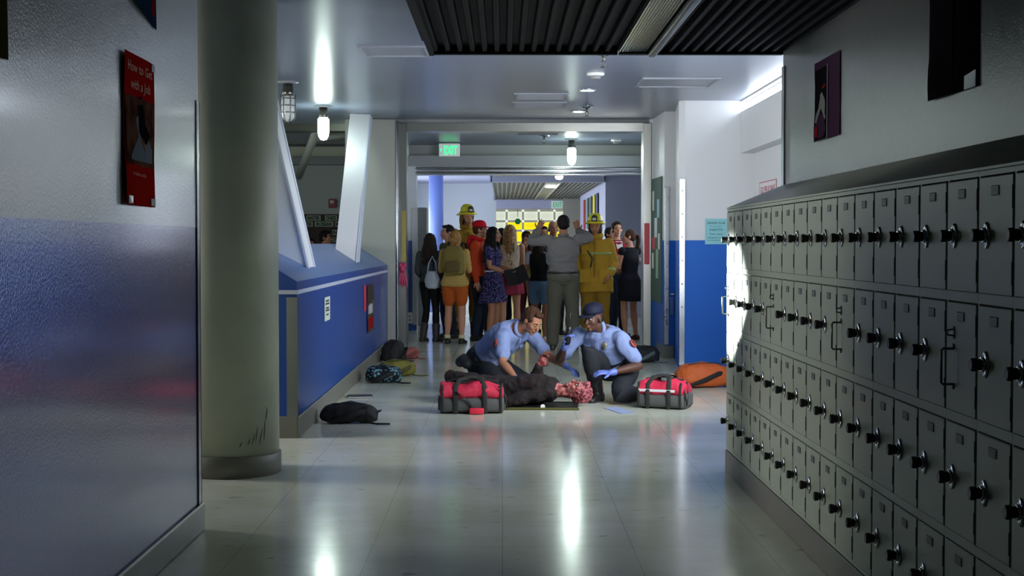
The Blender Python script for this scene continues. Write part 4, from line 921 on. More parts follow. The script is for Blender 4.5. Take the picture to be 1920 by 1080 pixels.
def hair_mesh(B, style, seed=0):
    mb = MB(); rnd = random.Random(seed)
    B.hell(mb, -.026, .050, 0, .096, .080, .082); B.hell(mb, -.050, .010, 0, .068, .080, .078)
    if style == 'bald': mb = MB(); B.hell(mb, -.050, -.005, 0, .062, .060, .078); return remesh(mb, .008, 2)
    if style == 'short':
        for g in (-1, 1): B.hell(mb, -.002, .032, g * .060, .050, .040, .022)
        B.hell(mb, .040, .098, 0, .040, .022, .055)
        me = remesh(mb, .007, 2); wrinkle(me, .006, 45, seed); return me
    for g in (-1, 1): B.hell(mb, .012, .035, g * .058, .050, .048, .026)
    if style == 'pony':
        for g in (-1, 1): pass
        p0 = B.H(-.110, .045); mb.ell(p0, (.026, .026, .026))
        dn = V(0, 0, -1)
        for i in range(9):
            a = rnd.uniform(-1, 1) * .014; b = rnd.uniform(-1, 1) * .012
            off = B.hr * a + B.hf * b
            pth = [p0 + off * .4, B.H(-.150, .02) + off, B.H(-.155, -.06) + off * 1.3, B.H(-.135, -.06) + dn * .10 + off * 1.5, B.H(-.12, -.06) + dn * .21 + off * .8]
            mb.tube(pth, [.014, .017, .016, .013, .005], 8)
        me = remesh(mb, .007, 2); wrinkle(me, .003, 60, seed, (1, 1, .2)); return me
    L = {'long': .34, 'verylong': .44, 'mid': .24, 'curly': .36}[style]; curly = style == 'curly'
    N = 30
    for i in range(N):
        az = -2.25 + 4.5 * i / (N - 1) + rnd.uniform(-.05, .05)             # 0 = back of the head
        bx, fx = math.sin(az), -math.cos(az); dn = V(0, 0, -1)
        out = B.hr * bx + B.hf * fx * 1.05
        p0 = B.H(-.02 + fx * .05, .095, bx * .05); p1 = B.H(-.02 + fx * .085, .03, bx * .080); p2 = B.H(-.022 + fx * .090, -.05, bx * .084)
        ll = L * rnd.uniform(.8, 1.05) * (.85 if abs(az) > 1.8 else 1); path = [p0, p1, p2]; rad = [.018, .022, .021]
        K = 9
        for q in range(1, K + 1):
            t = q / K; wv = (.014 if curly else .005) * math.sin(q * (2.1 if curly else .9) + i * 1.9)
            wv2 = (.012 if curly else .003) * math.cos(q * (1.8 if curly else .7) + i * 2.7)
            bk = -.03 * math.sin(min(1, t * 1.6) * math.pi / 2) * (1 if abs(az) < 1.5 else -.3)
            p = p2 + dn * ll * t * B.h + B.hf * (bk + wv2) * B.h + B.hr * (bx * .02 * t + wv) * B.h + out * (.012 * t if curly else 0)
            path.append(p); rad.append(lerp(.021, .016 if curly else .010, t))
        mb.tube(path, [r * B.h for r in rad], 8)
    me = remesh(mb, .0075, 1); wrinkle(me, .006 if curly else .003, 38 if curly else 55, seed, (1, 1, .7 if curly else .15)); return me
def face_parts(root, B, lips=True, hairm=None, glasses=False):
    for g in (-1, 1):
        e = MB(); B.hell(e, .080, .010, g * .031, .012, .0070, .0125, 12, 9)
        o = e.build('eye', EYEW, root, False)
        i = MB(); B.hell(i, .0885, .009, g * .030, .0058, .0068, .0072, 10, 7); i.build('iris', IRIS, o, False)
        b = MB(); b.tube([B.H(.090, .030, g * .014), B.H(.090, .034, g * .030), B.H(.080, .029, g * .048)], [.003, .004, .002], 6); b.build('eyebrow', hairm or HAIRC['dark'], root, False)
    if lips:
        l = MB(); l.tube([B.H(.088, -.056, -.022), B.H(.0985, -.053, -.007), B.H(.0985, -.053, .007), B.H(.088, -.056, .022)], [.002, .0045, .0045, .002], 6)
        l.tube([B.H(.088, -.058, -.018), B.H(.096, -.063, 0), B.H(.088, -.058, .018)], [.002, .005, .002], 6); l.build('lips', LIPS, root, False)
    if glasses:
        m = MB()
        for g in (-1, 1): m.tube([B.H(.104, .010 + .018 * math.sin(a), g * .032 + .022 * math.cos(a)) for a in [2 * math.pi * k / 16 for k in range(17)]], .0022, 6, rounded=False); m.tube([B.H(.104, .014, g * .054), B.H(.06, .012, g * .078), B.H(.0, .008, g * .082)], .002, 6)
        m.tube([B.H(.104, .014, -.010), B.H(.106, .016, 0), B.H(.104, .014, .010)], .002, 6); m.build('glasses', BLACK, root, False)
def body_mesh(B, root, skin, hands=True, feet=False, arms=True, legs=True, voxel=.0065):
    mb = MB(); B.torso(mb, 0, 5, -.004); B.head(mb)
    for sd in 'LR':
        if arms: B.arm(mb, sd)
        if hands: B.hand(mb, sd)
        if legs: B.leg(mb, sd)
        if feet: B.foot(mb, sd, -.006)
    return mesh_obj('body', remesh(mb, voxel, 2, .4), SKIN.get(skin, skin), root)
def garment(B, root, name, mat, fn, voxel=.011, amp=.005, sc=9, seed=0, smooth=3, stretch=(1, 1, 1)):
    mb = MB(); fn(mb); me = remesh(mb, voxel, smooth)
    if amp: wrinkle(me, amp, sc, seed, stretch)
    return mesh_obj(name, me, mat, root)
def top_fn(B, t0=1.3, sleeve=.6, inf=.012, t1=4.9, arm_inf=.010, wide=0):
    def fn(mb):
        B.torso(mb, t0, t1, inf + wide, inf1=inf)
        if sleeve > 0:
            for sd in 'LR': B.arm(mb, sd, arm_inf, sleeve)
    return fn
def trouser_fn(B, upto=2.0, inf=.014, t1=2.0, inf1=.02):
    def fn(mb):
        B.torso(mb, .05, t1, inf)
        for sd in 'LR': B.leg(mb, sd, inf, upto, 0, inf1)
    return fn
def shoes(B, root, mat, name='shoe', boot=0.0, inf=.006):
    for sd in 'LR':
        mb = MB(); B.foot(mb, sd, inf, boot); mesh_obj(name, remesh(mb, .009, 1), mat, root)
def band(B, root, t, w, inf, mat, name='band'):
    mb = MB(); a = B.ring(t - w, inf, 28); b = B.ring(t + w, inf, 28); a2 = B.ring(t - w, inf - .035, 28); b2 = B.ring(t + w, inf - .035, 28)
    mb.loft([a, b, b2, a2], closed=True, cap=False); return mb.build(name, mat, root, False)
def patch(B, root, name, mat, t0, t1, a0, a1, inf, th=.006, n=6):
    mb = MB(); g = []
    for i in range(n + 1):
        t = lerp(t0, t1, i / n); p, lat, ap, a, b = B.at(t); row = []
        for k in range(n + 1):
            an = math.radians(lerp(a0, a1, k / n)); row.append((p + lat * (a + inf) * math.cos(an) + ap * (b + inf) * math.sin(an), p + lat * (a + inf - .02) * math.cos(an) + ap * (b + inf - .02) * math.sin(an)))
        g.append(row)
    vs = [q[0] for r_ in g for q in r_] + [q[1] for r_ in g for q in r_]; N = n + 1; O = N * N; fs = []
    for i in range(n):
        for k in range(n):
            fs.append((i * N + k, i * N + k + 1, (i + 1) * N + k + 1, (i + 1) * N + k)); fs.append((O + i * N + k, O + (i + 1) * N + k, O + (i + 1) * N + k + 1, O + i * N + k + 1))
    for k in range(n):
        fs += [(k, O + k, O + k + 1, k + 1), (n * N + k, n * N + k + 1, O + n * N + k + 1, O + n * N + k), (k * N, (k + 1) * N, O + (k + 1) * N, O + k * N), (k * N + n, O + k * N + n, O + (k + 1) * N + n, (k + 1) * N + n)]
    mb.add(vs, fs, 0, False); return mb.build(name, mat, root, False)
def cuff_band(root, p, q, r, mat, name='band', wd=.03):
    p = V(p); q = V(q); d = (q - p).normalized(); mb = MB(); mb.tube([p, p + d * wd], [r, r], 18, rounded=False); return mb.build(name, mat, root, False)
def stand(label, X, Y, yaw, H=1.7, sex='f', skin='light', J=None, bulk=1.0, group='people gathered in the corridor'):
    root = thing('person', label, 'person', (X, Y, 0), math.radians(yaw), group)
    return root, Body(J or {}, H, sex, bulk)
def R(X): return X
CL = lambda n, c, r=.8, bump=(30, .15): M(n, c, r, spec=.2, bump=bump)
DSHOE = M('dark_shoe', '#15130f', .5); WSHOE = M('white_shoe', '#b8b6b0', .55); BSHOE = M('brown_shoe', '#3c2417', .5)
def XY(pxx, Y): return (pxx - 942) * Y / F0

# ---- long-haired girl at the far left, seen from behind, with handbag
r, B = stand('long dark-haired girl in grey top and black leggings at the left of the crowd', XY(806, 20.9), 20.9, 150, 1.57, 'f', J=dict(eL=(.21, .06, 1.15), wL=(.20, -.12, 1.0), hf=(.3, -1, 0), kL=(.09, -.04, .5), aL=(.10, .06, .085), aR=(-.13, .02, .085)))
body_mesh(B, r, 'light'); face_parts(r, B); mesh_obj('hair', hair_mesh(B, 'curly', 1), HAIRC['dark'], r)
garment(B, r, 'top', CL('grey_knit', '#3b3f40'), top_fn(B, 1.2, 1.9, .014))
garment(B, r, 'leggings', CL('black_leggings', '#0b0b0c', .7), trouser_fn(B, 1.9, .006, 1.6, .004), amp=.002)
shoes(B, r, M('grey_boot', '#2a2722', .6), 'boot', .45, .008)
tb = thing('handbag', 'white handbag hanging at the side of the girl in black leggings', 'bag', (XY(811, 20.7), 20.62, .78))
bx = tb.location
garment_me = MB().loft([[V(.0, 0, 0) + V(math.cos(a) * w_, math.sin(a) * .05, z) for a in [2 * math.pi * k / 20 for k in range(20)]] for z, w_ in ((0, .06), (.02, .10), (.12, .115), (.2, .09), (.25, .06))])
me = remesh(garment_me, .01, 2); wrinkle(me, .008, 14, 3); mesh_obj('pouch', me, M('white_leather', '#9aa2ac', .5), tb)
MB().tube([(-.07, 0, .22), (-.05, 0, .36), (.0, .02, .46), (.05, 0, .36), (.07, 0, .22)], .010, 8).build('strap', M('white_leather', '#9aa2ac', .5), tb, False)
ts = thing('tied_shirt', 'blue plaid shirt tied around, hanging beside the white handbag', 'shirt', (XY(823, 20.75), 20.78, .78))
me = remesh(MB().loft([[V(math.cos(a) * w_, math.sin(a) * .04, z) for a in [2 * math.pi * k / 20 for k in range(20)]] for z, w_ in ((0, .07), (.1, .075), (.3, .07), (.42, .05))]), .01, 2); wrinkle(me, .014, 12, 5, (2, 2, .4))
mesh_obj('cloth', me, M_plaid('blue_plaid', '#3a4a8a', '#9aa4cc', '#1d2550', 30), ts)
# ---- dark-haired boy behind
r, B = stand('dark-haired boy in olive shirt half hidden behind the plaid-shirted girl', XY(840, 21.6), 21.6, -60, 1.70, 'm', J={})
body_mesh(B, r, 'light', voxel=.008); face_parts(r, B); mesh_obj('hair', hair_mesh(B, 'short', 2), HAIRC['black'], r)
garment(B, r, 'shirt', CL('olive_cotton', '#4b4f2c'), top_fn(B, 1.2, .6, .016)); garment(B, r, 'trousers', CL('dark_denim', '#1b2130'), trouser_fn(B)); shoes(B, r, DSHOE)
# ---- girl in checked shirt with backpack
r, B = stand('strawberry blonde girl in yellow checked shirt and orange shorts, back turned', XY(853, 20.45), 20.45, 168, 1.60, 'f', bulk=1.12, J=dict(eL=(.23, .0, 1.13), wL=(.14, -.16, 1.16), eR=(-.23, 0, 1.13), wR=(-.14, -.17, 1.16)))
body_mesh(B, r, 'light'); face_parts(r, B); mesh_obj('hair', hair_mesh(B, 'mid', 3), M('hair_strawberry', '#a8762a', .5, bump=(120, .5), var=(22, '#6f4a1c')), r)
garment(B, r, 'checked_shirt', M_plaid('yellow_check', '#b8902c', '#e0d49a', '#6f4f14', 34), top_fn(B, .55, .9, .018, wide=.012))
garment(B, r, 'shorts', CL('orange_shorts', '#a8501c'), trouser_fn(B, .62, .022, 1.6, .03)); shoes(B, r, DSHOE)
for sd in 'LR': cuff_band(r, B.J['a' + sd], B.J['k' + sd], .044, CL('white_sock', '#c8c4a0'), 'sock', .05)
bp = thing('backpack', 'olive yellow backpack worn by the girl in the checked shirt', 'backpack', (XY(851, 20.2), 20.24, .98), math.radians(-12))
me = remesh(MB().loft([ring_box_v for ring_box_v in [[V(math.copysign(abs(math.cos(a)) ** .6, math.cos(a)) * w_, math.copysign(abs(math.sin(a)) ** .6, math.sin(a)) * d_, z) for a in [2 * math.pi * k / 20 for k in range(20)]] for z, w_, d_ in ((0, .11, .06), (.03, .145, .09), (.25, .15, .09), (.36, .13, .07), (.41, .09, .04))]]), .01, 2)
wrinkle(me, .008, 12, 4); mesh_obj('main_bag', me, M('ochre_nylon', '#77662a', .75, bump=(40, .2)), bp)
me = remesh(MB().loft([[V(math.copysign(abs(math.cos(a)) ** .6, math.cos(a)) * w_, -.085 + math.copysign(abs(math.sin(a)) ** .6, math.sin(a)) * .035, z) for a in [2 * math.pi * k / 20 for k in range(20)]] for z, w_ in ((.04, .09), (.06, .11), (.16, .11), (.2, .08))]), .01, 2)
mesh_obj('front_pocket', me, M('dark_ochre_nylon', '#5b4c20', .75, bump=(40, .2)), bp)
for g in (-1, 1): MB().tube([(g * .09, .05, .40), (g * .105, .11, .46), (g * .115, .22, .45), (g * .12, .30, .34)], .02, 8, flat=.4).build('strap', STRAP, bp, False)
# ---- firefighters
COAT = CL('bunker_tan', '#a9832a', .85); COAT2 = CL('bunker_tan_dark', '#8a6a22', .85); LIME = M('lime_band', '#a8b93a', .45); SILV = M('silver_band', '#7d8578', .35)
HELM = M('helmet_yellow', '#d8cf1e', .28, coat=.3)
def helmet(root, B, scr=''):
    h = MB(); prof = [(.165, -.004), (.166, .004), (.125, .018), (.118, .03), (.112, .065), (.092, .105), (.06, .130), (.03, .140), (.002, .142)]
    rings = []
    for rr, z in prof:
        ring = []
        for k in range(36):
            a = 2 * math.pi * k / 36; c, s_ = math.cos(a), math.sin(a)
            ridge = .004 * abs(math.cos(4 * a)) if .03 < z < .135 else 0
            ex = 1.0
            if rr > .15: ex = 1.0 + (.22 if c < -.3 else 0) * abs(c)            # duck-bill at the back
            dz = -.02 * max(0, -c) if rr > .15 else 0
            ring.append(B.H(-.01 + (rr * ex + ridge) * c, .062 + z + dz, (rr * .86 + ridge) * s_))
        rings.append(ring)
    h.loft(rings); o = h.build('helmet', HELM, root, False)
    s_ = MB(); pl = [(-.036, .02), (-.040, .075), (-.030, .100), (0, .115), (.030, .100), (.040, .075), (.036, .02)]
    fa = lambda u, z: B.H(.122 - (z - .02) * .22, .062 + z, u); fb = lambda u, z: B.H(.134 - (z - .02) * .22, .062 + z, u)
    s_.prism(pl, fa, fb); s_.build('front_shield', M('shield_black', '#1b1d20', .4), o, False)
    m2 = MB()
    put_text(m2, '20', .040, B.H(.1300 + .006, .062 + .040, .026), B.hr * -1, (B.hu - B.hf * .22), .050, .002)
    m2.build('shield_number', M('shield_white', '#d8d8d0', .5), o, False)
    b = MB(); 
    b.tube([B.H(-.01 + .121 * math.cos(a), .092, .105 * math.sin(a)) for a in [2 * math.pi * k / 36 for k in range(37)]], .006, 6, rounded=False); b.build('helmet_band', M('helmet_band', '#7d6a1e', .5), o, False)
    c = MB(); c.tube([B.H(.03, .05, -.085), B.H(.05, -.05, -.06), B.H(.06, -.108, 0), B.H(.05, -.05, .06), B.H(.03, .05, .085)], .006, 6); c.build('chin_strap', BLACK, root, False)
    f = MB()
    for g in (-1, 1): B.hell(f, -.03, -.02, g * .082, .055, .085, .014)
    B.hell(f, -.085, -.03, 0, .022, .09, .085); mesh_obj('ear_flap', remesh(f, .008, 2), CL('flap_tan', '#7a6230'), root)
def firefighter(label, X, Y, yaw, H, J, skin, coat_mat=None):
    r, B = stand(label, X, Y, yaw, H, 'm', skin, J, 1.05)
    body_mesh(B, r, skin); face_parts(r, B); helmet(r, B)
    garment(B, r, 'trousers', COAT2, trouser_fn(B, 1.93, .035, 1.8, .035), amp=.010, sc=7)
    cm = coat_mat or COAT
    def fn(mb):
        B.torso(mb, .05, 5.0, .055, inf1=.03)
        for sd in 'LR': B.arm(mb, sd, .026, 1.93)
        drape(mb, B, 1.2, B.at(0)[0] + V(0, 0, -.10), .055, (.235, .185), 5, .02, th=.03)
    c = garment(B, r, 'coat', cm, fn, .012, .012, 7, H * 3)
    mb = MB(); n = B.J['nec']; mb.tube([n + V(.085 * math.cos(a), .085 * math.sin(a), .045 + .015 * math.sin(a)) for a in [2 * math.pi * k / 24 for k in range(25)]], .030, 8, flat=1.5, rounded=False); mesh_obj('collar', remesh(mb, .01, 2), cm, r)
    for t in (3.0, .35):
        band(B, r, t, .10,   .074 if t < 1 else .060, LIME, 'lime_band'); band(B, r, t, .045, .077 if t < 1 else .063, SILV, 'silver_band')
    for sd in 'LR':
        w_ = B.J['w' + sd]; e = B.J['e' + sd]; cuff_band(r, lerp(e, w_, .62), w_, .066, LIME, 'lime_band', .05); cuff_band(r, lerp(e, w_, .66), w_, .0675, SILV, 'silver_band', .022)
        k = B.J['k' + sd]; a = B.J['a' + sd]; cuff_band(r, lerp(k, a, .55), a, .089, LIME, 'lime_band', .07); cuff_band(r, lerp(k, a, .59), a, .0905, SILV, 'silver_band', .03)
    for g in (-1, 1):
        p, lat, ap, a, b = B.at(1.15); ctr = p + lat * g * .13 - ap * (b + .058)
        MB().loft([[ctr + lat * u + V(0, 0, 1) * z - ap * d for u, z in ((-.07, -.09), (.07, -.09), (.07, .09), (-.07, .09))] for d in (0, .03)], smooth=False).build('pocket', cm, r, False)
    p, lat, ap, a, b = B.at(3.4)
    MB().loft([[p - lat * .13 - ap * (b + .045 + d) + lat * u + V(0, 0, 1) * z for u, z in ((-.05, -.07), (.05, -.07), (.05, .07), (-.05, .07))] for d in (0, .03)], smooth=False).build('chest_pocket', cm, r, False)
    q = MB(); q.tube([B.at(t)[0] - B.at(t)[2] * (B.at(t)[4] + .060) for t in (.4, 1.2, 2, 2.8, 3.6, 4.3)], .014, 8, flat=.5, up=(1, 0, 0)); q.build('front_flap', COAT2, r, False)
    shoes(B, r, M('rubber_boot', '#191814', .5), 'boot', .35, .018)
    return r, B
firefighter('firefighter in yellow helmet standing behind the checked-shirt girl and red-capped boy', XY(876, 22.1), 22.1, 12, 1.94, dict(hf=(.25, -1, -.1)), 'light')
r, B = firefighter('firefighter facing the viewer in tan coat, right of the man with raised arms', XY(1116, 19.6), 19.6, -6, 1.76, dict(hf=(-.05, -1, -.12), eR=(-.27, .03, 1.14), wR=(-.29, -.10, .90), eL=(.25, .03, 1.14), wL=(.20, -.18, 1.0)), 'tan')
for sd in 'R':
    mb = MB(); B.hand(mb, sd, .006); mesh_obj('glove', remesh(mb, .008, 1), M('work_glove', '#5a4a26', .8), r)
m = MB(); p = B.at(3.3); m.tube([B.J['nec'] + V(-.12, -.08, .0), p[0] + V(-.10, -.19, .0), p[0] + V(-.03, -.20, -.10), p[0] + V(-.05, -.2, -.22)], .009, 8); m.build('hose', BLACK, r, False)
# ---- red cap boy
r, B = stand('boy in red cap and orange hooded top, facing right in the crowd', XY(899, 21.1), 21.1, 75, 1.74, 'm', 'light', dict(hf=(.1, -1, -.15), eL=(.22, -.02, 1.14), wL=(.15, -.2, 1.02)))
body_mesh(B, r, 'light'); face_parts(r, B); mesh_obj('hair', hair_mesh(B, 'short', 6), HAIRC['brown'], r)
garment(B, r, 'hooded_top', CL('orange_fleece', '#b8401c'), top_fn(B, 1.0, 1.95, .022, arm_inf=.014), amp=.008)
REDC = CL('red_cotton', '#c0141e'); mb = MB(); n = B.J['nec']; mb.tube([n + V(.09 * math.cos(a), .09 * math.sin(a) + .02, .03 + .025 * math.sin(a)) for a in [2 * math.pi * k / 24 for k in range(25)]], .034, 8, rounded=False); mb.ell(n + V(0, .12, -.04), (.11, .05, .10)); mesh_obj('hood', remesh(mb, .01, 3), REDC, r)
def cap(root, B, mat, name='cap', billmat=None):
    mb = MB(); rings = []
    for k_, z in ((1.0, .048), (1.0, .075), (.93, .105), (.75, .13), (.45, .145), (.05, .15)): rings.append([B.H(-.016 + .106 * k_ * math.cos(a), z, .088 * k_ * math.sin(a)) for a in [2 * math.pi * q / 28 for q in range(28)]])
    mb.loft(rings); o = mb.build(name, mat, root, False)
    bl = MB(); top = []; bot = []
    for i in range(13):
        a = -1.15 + 2.3 * i / 12; x = math.cos(a); y = math.sin(a)
        top.append((B.H(-.016 + .104 * x, .056, .087 * y), B.H(.002 + .104 * x + .075 * max(0, x) ** .6, .044, .086 * y)))
    vs = []; 
    for (p, q) in top: vs += [p, q, p - B.hu * .005, q - B.hu * .005]
    fs = []
    for i in range(12):
        a = 4 * i; b = a + 4; fs += [(a, b, b + 1, a + 1), (a + 2, a + 3, b + 3, b + 2), (a + 1, b + 1, b + 3, a + 3), (a, a + 2, b + 2, b)]
    bl.add(vs, fs, 0, True).build('bill', billmat or mat, o, False); return o
cap(r, B, REDC); garment(B, r, 'trousers', CL('dark_denim', '#1b2130'), trouser_fn(B)); shoes(B, r, DSHOE)
# ---- girl in navy flowered dress
r, B = stand('girl in navy flowered dress with white belt, holding a dark folder', XY(925, 20.7), 20.7, 68, 1.66, 'f', 'tan', dict(hf=(.05, -1, -.05), eL=(.20, -.02, 1.15), wL=(.14, -.26, 1.10), dL=(0, -1, .1), eR=(-.20, -.02, 1.15), wR=(-.10, -.27, 1.06), dR=(.2, -1, 0), nL=(-.3, 0, 1), nR=(.3, 0, 1)))
body_mesh(B, r, 'tan'); face_parts(r, B); mesh_obj('hair', hair_mesh(B, 'curly', 8), HAIRC['black'], r)
NAVY = M_spots('navy_flower_print', '#1e1a40', '#8d88b4', 55, .30)
def fn(mb):
    top_fn(B, 1.7, .5, .012)(mb); drape(mb, B, 1.95, (0, .01, .60 * B.k), .010, (.235, .215), 10, .05)
garment(B, r, 'dress', NAVY, fn, .010, .004)
band(B, r, 1.95, .06, .020, M('white_belt', '#c9c9d4', .4), 'belt'); shoes(B, r, BSHOE)
fo = thing('folder', 'dark open folder held out by the girl in the flowered dress', 'folder', (XY(970, 20.55), 20.5, .93), .35)
m = MB()
for g, a in ((-1, .35), (1, -.25)):
    m2 = MB(); d = V(math.cos(a), 0, math.sin(a) * g * -1)
    pts = [V(0, 0, .05), V(0, 0, .05) + V(g * .16 * math.cos(a), 0, .16 * abs(math.sin(a)))]
    vs = [p + V(0, y, z) for z in (0, .012) for y in (-.13, .13) for p in pts]
    m2.add(vs, [(0, 1, 3, 2), (4, 6, 7, 5), (0, 4, 5, 1), (2, 3, 7, 6), (0, 2, 6, 4), (1, 5, 7, 3)]); m2.build('cover', M('black_folder', '#0b0b0d', .5), fo, False)
fo.rotation_euler = (math.radians(62), math.radians(-20), 0)
# ---- blonde girl from behind
r, B = stand('blonde girl in cream lace top and pink skirt, back to the viewer', XY(956, 21.4), 21.4, 178, 1.70, 'f', 'light', dict(eL=(.2, -.02, 1.15), wL=(.12, -.2, 1.15), eR=(-.2, -.02, 1.15), wR=(-.12, -.2, 1.15)))
body_mesh(B, r, 'light'); face_parts(r, B); mesh_obj('hair', hair_mesh(B, 'verylong', 9), HAIRC['blonde'], r)
garment(B, r, 'lace_top', M_spots('cream_lace', '#a89880', '#c4b8a2', 45, .4), top_fn(B, 1.1, .0, .016))
mb = MB(); drape(mb, B, 1.7, (0, 0, .70 * B.k), .014, (.215, .185), 9, .06); mb.build('skirt', CL('pink_skirt', '#8e2f44'), r, False); shoes(B, r, WSHOE)
# ---- background heads of the crowd
def plain(label, pxx, Y, yaw, H, sex, skin, style, hair, topc, seed, topname, sleeve=.6, glasses=False, low='dark_denim', lowc='#1b2130', J=None, bald=False):
    r, B = stand(label, XY(pxx, Y), Y, yaw, H, sex, skin, J or {})
    body_mesh(B, r, skin, voxel=.008); face_parts(r, B, glasses=glasses); mesh_obj('hair', hair_mesh(B, style, seed), HAIRC[hair], r)
    garment(B, r, 'top', CL(topname, topc), top_fn(B, 1.2, sleeve, .015), .012); garment(B, r, 'trousers', CL(low, lowc), trouser_fn(B), .012); shoes(B, r, DSHOE); return r, B
plain('dark-haired girl peering over the shoulder of the girl in the flowered dress', 926, 22.6, 20, 1.64, 'f', 'light', 'long', 'black', '#2c2430', 11, 'plum_cotton')
plain('dark-haired girl half hidden left of the long blonde hair', 940, 23.2, 190, 1.67, 'f', 'tan', 'long', 'black', '#20242c', 12, 'slate_cotton')
plain('person in dark glasses frames facing the viewer between the blonde girl and the raised hand', 987, 22.9, 15, 1.62, 'm', 'tan', 'short', 'dark', '#33302c', 13, 'brown_cotton', glasses=True)
r, B = plain('girl with dark hair in sleeveless yellow-green top behind the raised left elbow', 989, 22.1, -25, 1.56, 'f', 'light', 'long', 'dark', '#7c7a38', 14, 'yellow_green_cotton', 0.0, low='maroon_cotton', lowc='#5a2030')
r, B = stand('girl in white top, dark waistcoat and denim shorts behind the man with raised arms', XY(1012, 20.9), 20.9, 150, 1.56, 'f', 'tan', dict())
body_mesh(B, r, 'tan'); face_parts(r, B); mesh_obj('hair', hair_mesh(B, 'mid', 15), HAIRC['dark'], r)
garment(B, r, 'white_top', CL('white_cotton', '#a9b0ba'), top_fn(B, 1.2, .45, .012)); garment(B, r, 'waistcoat', CL('black_cotton', '#14161a'), top_fn(B, 1.35, 0, .020, 4.5)); garment(B, r, 'shorts', CL('pale_denim', '#5f7d9a'), trouser_fn(B, .55, .016, 1.7, .02)); shoes(B, r, WSHOE)
plain('man with receding hair facing the viewer behind the raised hand', 1037, 22.5, 12, 1.78, 'm', 'tan', 'bald', 'brown', '#3a3c44', 16, 'grey_blue_cotton')
plain('dark-haired person behind the raised left hand, mostly hidden', 1018, 23.2, 25, 1.70, 'm', 'tan', 'short', 'black', '#2a2c30', 17, 'dark_grey_cotton')
# ---- man in grey shirt, arms raised
r, B = stand('man in grey shirt and khaki trousers, back turned, both arms raised', XY(1056, 19.3), 19.3, 178, 1.80, 'm', 'tan', dict(eL=(.42, -.10, 1.40), wL=(.33, -.22, 1.56), sL=(.19, .018, 1.43), dL=(-.35, -.25, .8), nL=(.1, -1, .2), cL=(.25, .8, 0), eR=(-.34, -.12, 1.45), wR=(-.20, -.25, 1.55), sR=(-.19, .018, 1.43), dR=(.2, -.3, .8), nR=(0, -1, 0), cR=(.3, .5, 0), hf=(.12, -1, 0), kL=(.12, -.015, .5), aL=(.14, .035, .085), kR=(-.12, -.015, .5), aR=(-.14, .035, .085)), 1.12)
body_mesh(B, r, 'tan'); face_parts(r, B); mesh_obj('hair', hair_mesh(B, 'short', 20), HAIRC['black'], r)
garment(B, r, 'shirt', CL('grey_shirt', '#74706f'), top_fn(B, 1.2, 1.9, .018, arm_inf=.020), .010, .016, 9, 2, 2, (.6, 1, 1.6))
garment(B, r, 'trousers', CL('khaki_grey', '#5c594d'), trouser_fn(B, 1.97, .026, 1.65, .045), .011, .010, 6)
band(B, r, 1.5, .07, .032, M('black_belt', '#0f0e0e', .4), 'belt'); shoes(B, r, DSHOE)
mb = MB(); mb.tube([B.J['nec'] + V(.062 * math.cos(a), .062 * math.sin(a), .02) for a in [2 * math.pi * k / 24 for k in range(25)]], .018, 8, rounded=False); mesh_obj('collar', remesh(mb, .008, 2), CL('grey_shirt', '#74706f'), r)
# ---- pair on the right
r, B = stand('dark-haired boy in red and white varsity jacket at the right of the crowd', XY(1156, 22.1), 22.1, 22, 1.76, 'm', 'light', dict(hf=(-.2, -1, -.05), eL=(.25, .0, 1.16), wL=(.34, -.26, 1.14), dL=(.3, -1, 0), nL=(0, -1, .0)))
body_mesh(B, r, 'light'); face_parts(r, B); mesh_obj('hair', hair_mesh(B, 'short', 21), HAIRC['dark'], r)
garment(B, r, 'jacket', CL('varsity_red', '#7c1422'), top_fn(B, 1.1, 0, .022, 4.9)); 
for sd in 'LR':
    mb = MB(); B.arm(mb, sd, .018, 1.9); mesh_obj('sleeve', remesh(mb, .011, 2), CL('varsity_white', '#b8b4ae'), r)
mb = MB(); p = B.at(3.5); mb.loft([[B.at(t)[0] + V(u * w_, -B.at(t)[4] - .026, 0) for u in (-1, 1)] + [B.at(t)[0] + V(u * w_, -B.at(t)[4] - .012, 0) for u in (1, -1)] for t, w_ in ((1.3, .03), (2.5, .04), (3.6, .05), (4.6, .06))], smooth=False); mb.build('shirt_front', CL('varsity_white', '#b8b4ae'), r, False)
garment(B, r, 'trousers', CL('dark_denim', '#1b2130'), trouser_fn(B)); shoes(B, r, DSHOE)
plain('dark-haired person in teal patterned top between the firefighter and the varsity jacket', 1144, 22.9, 40, 1.68, 'm', 'tan', 'short', 'black', '#2e4644', 22, 'teal_cotton')
r, B = stand('ponytailed girl in short black dress at the right, looking left', XY(1180, 21.2), 21.2, -140, 1.63, 'f', 'light', dict(hf=(.75, -.6, -.05), eL=(.17, -.06, 1.15), wL=(.06, -.2, 1.12), eR=(-.17, -.06, 1.15), wR=(-.06, -.2, 1.12), hu=(0, 0, 1)))
body_mesh(B, r, 'light'); face_parts(r, B); mesh_obj('hair', hair_mesh(B, 'pony', 23), HAIRC['brown'], r)
def fn(mb):
    top_fn(B, 1.5, .1, .012)(mb); drape(mb, B, 1.8, (0, .01, .63 * B.k), .012, (.215, .185), 5, .02)
garment(B, r, 'dress', CL('black_dress', '#101018'), fn, .010, .003); shoes(B, r, BSHOE)
MB().ell(B.H(-.105, .047), (.014, .03, .03)).build('hair_tie', BLACK, r, False)
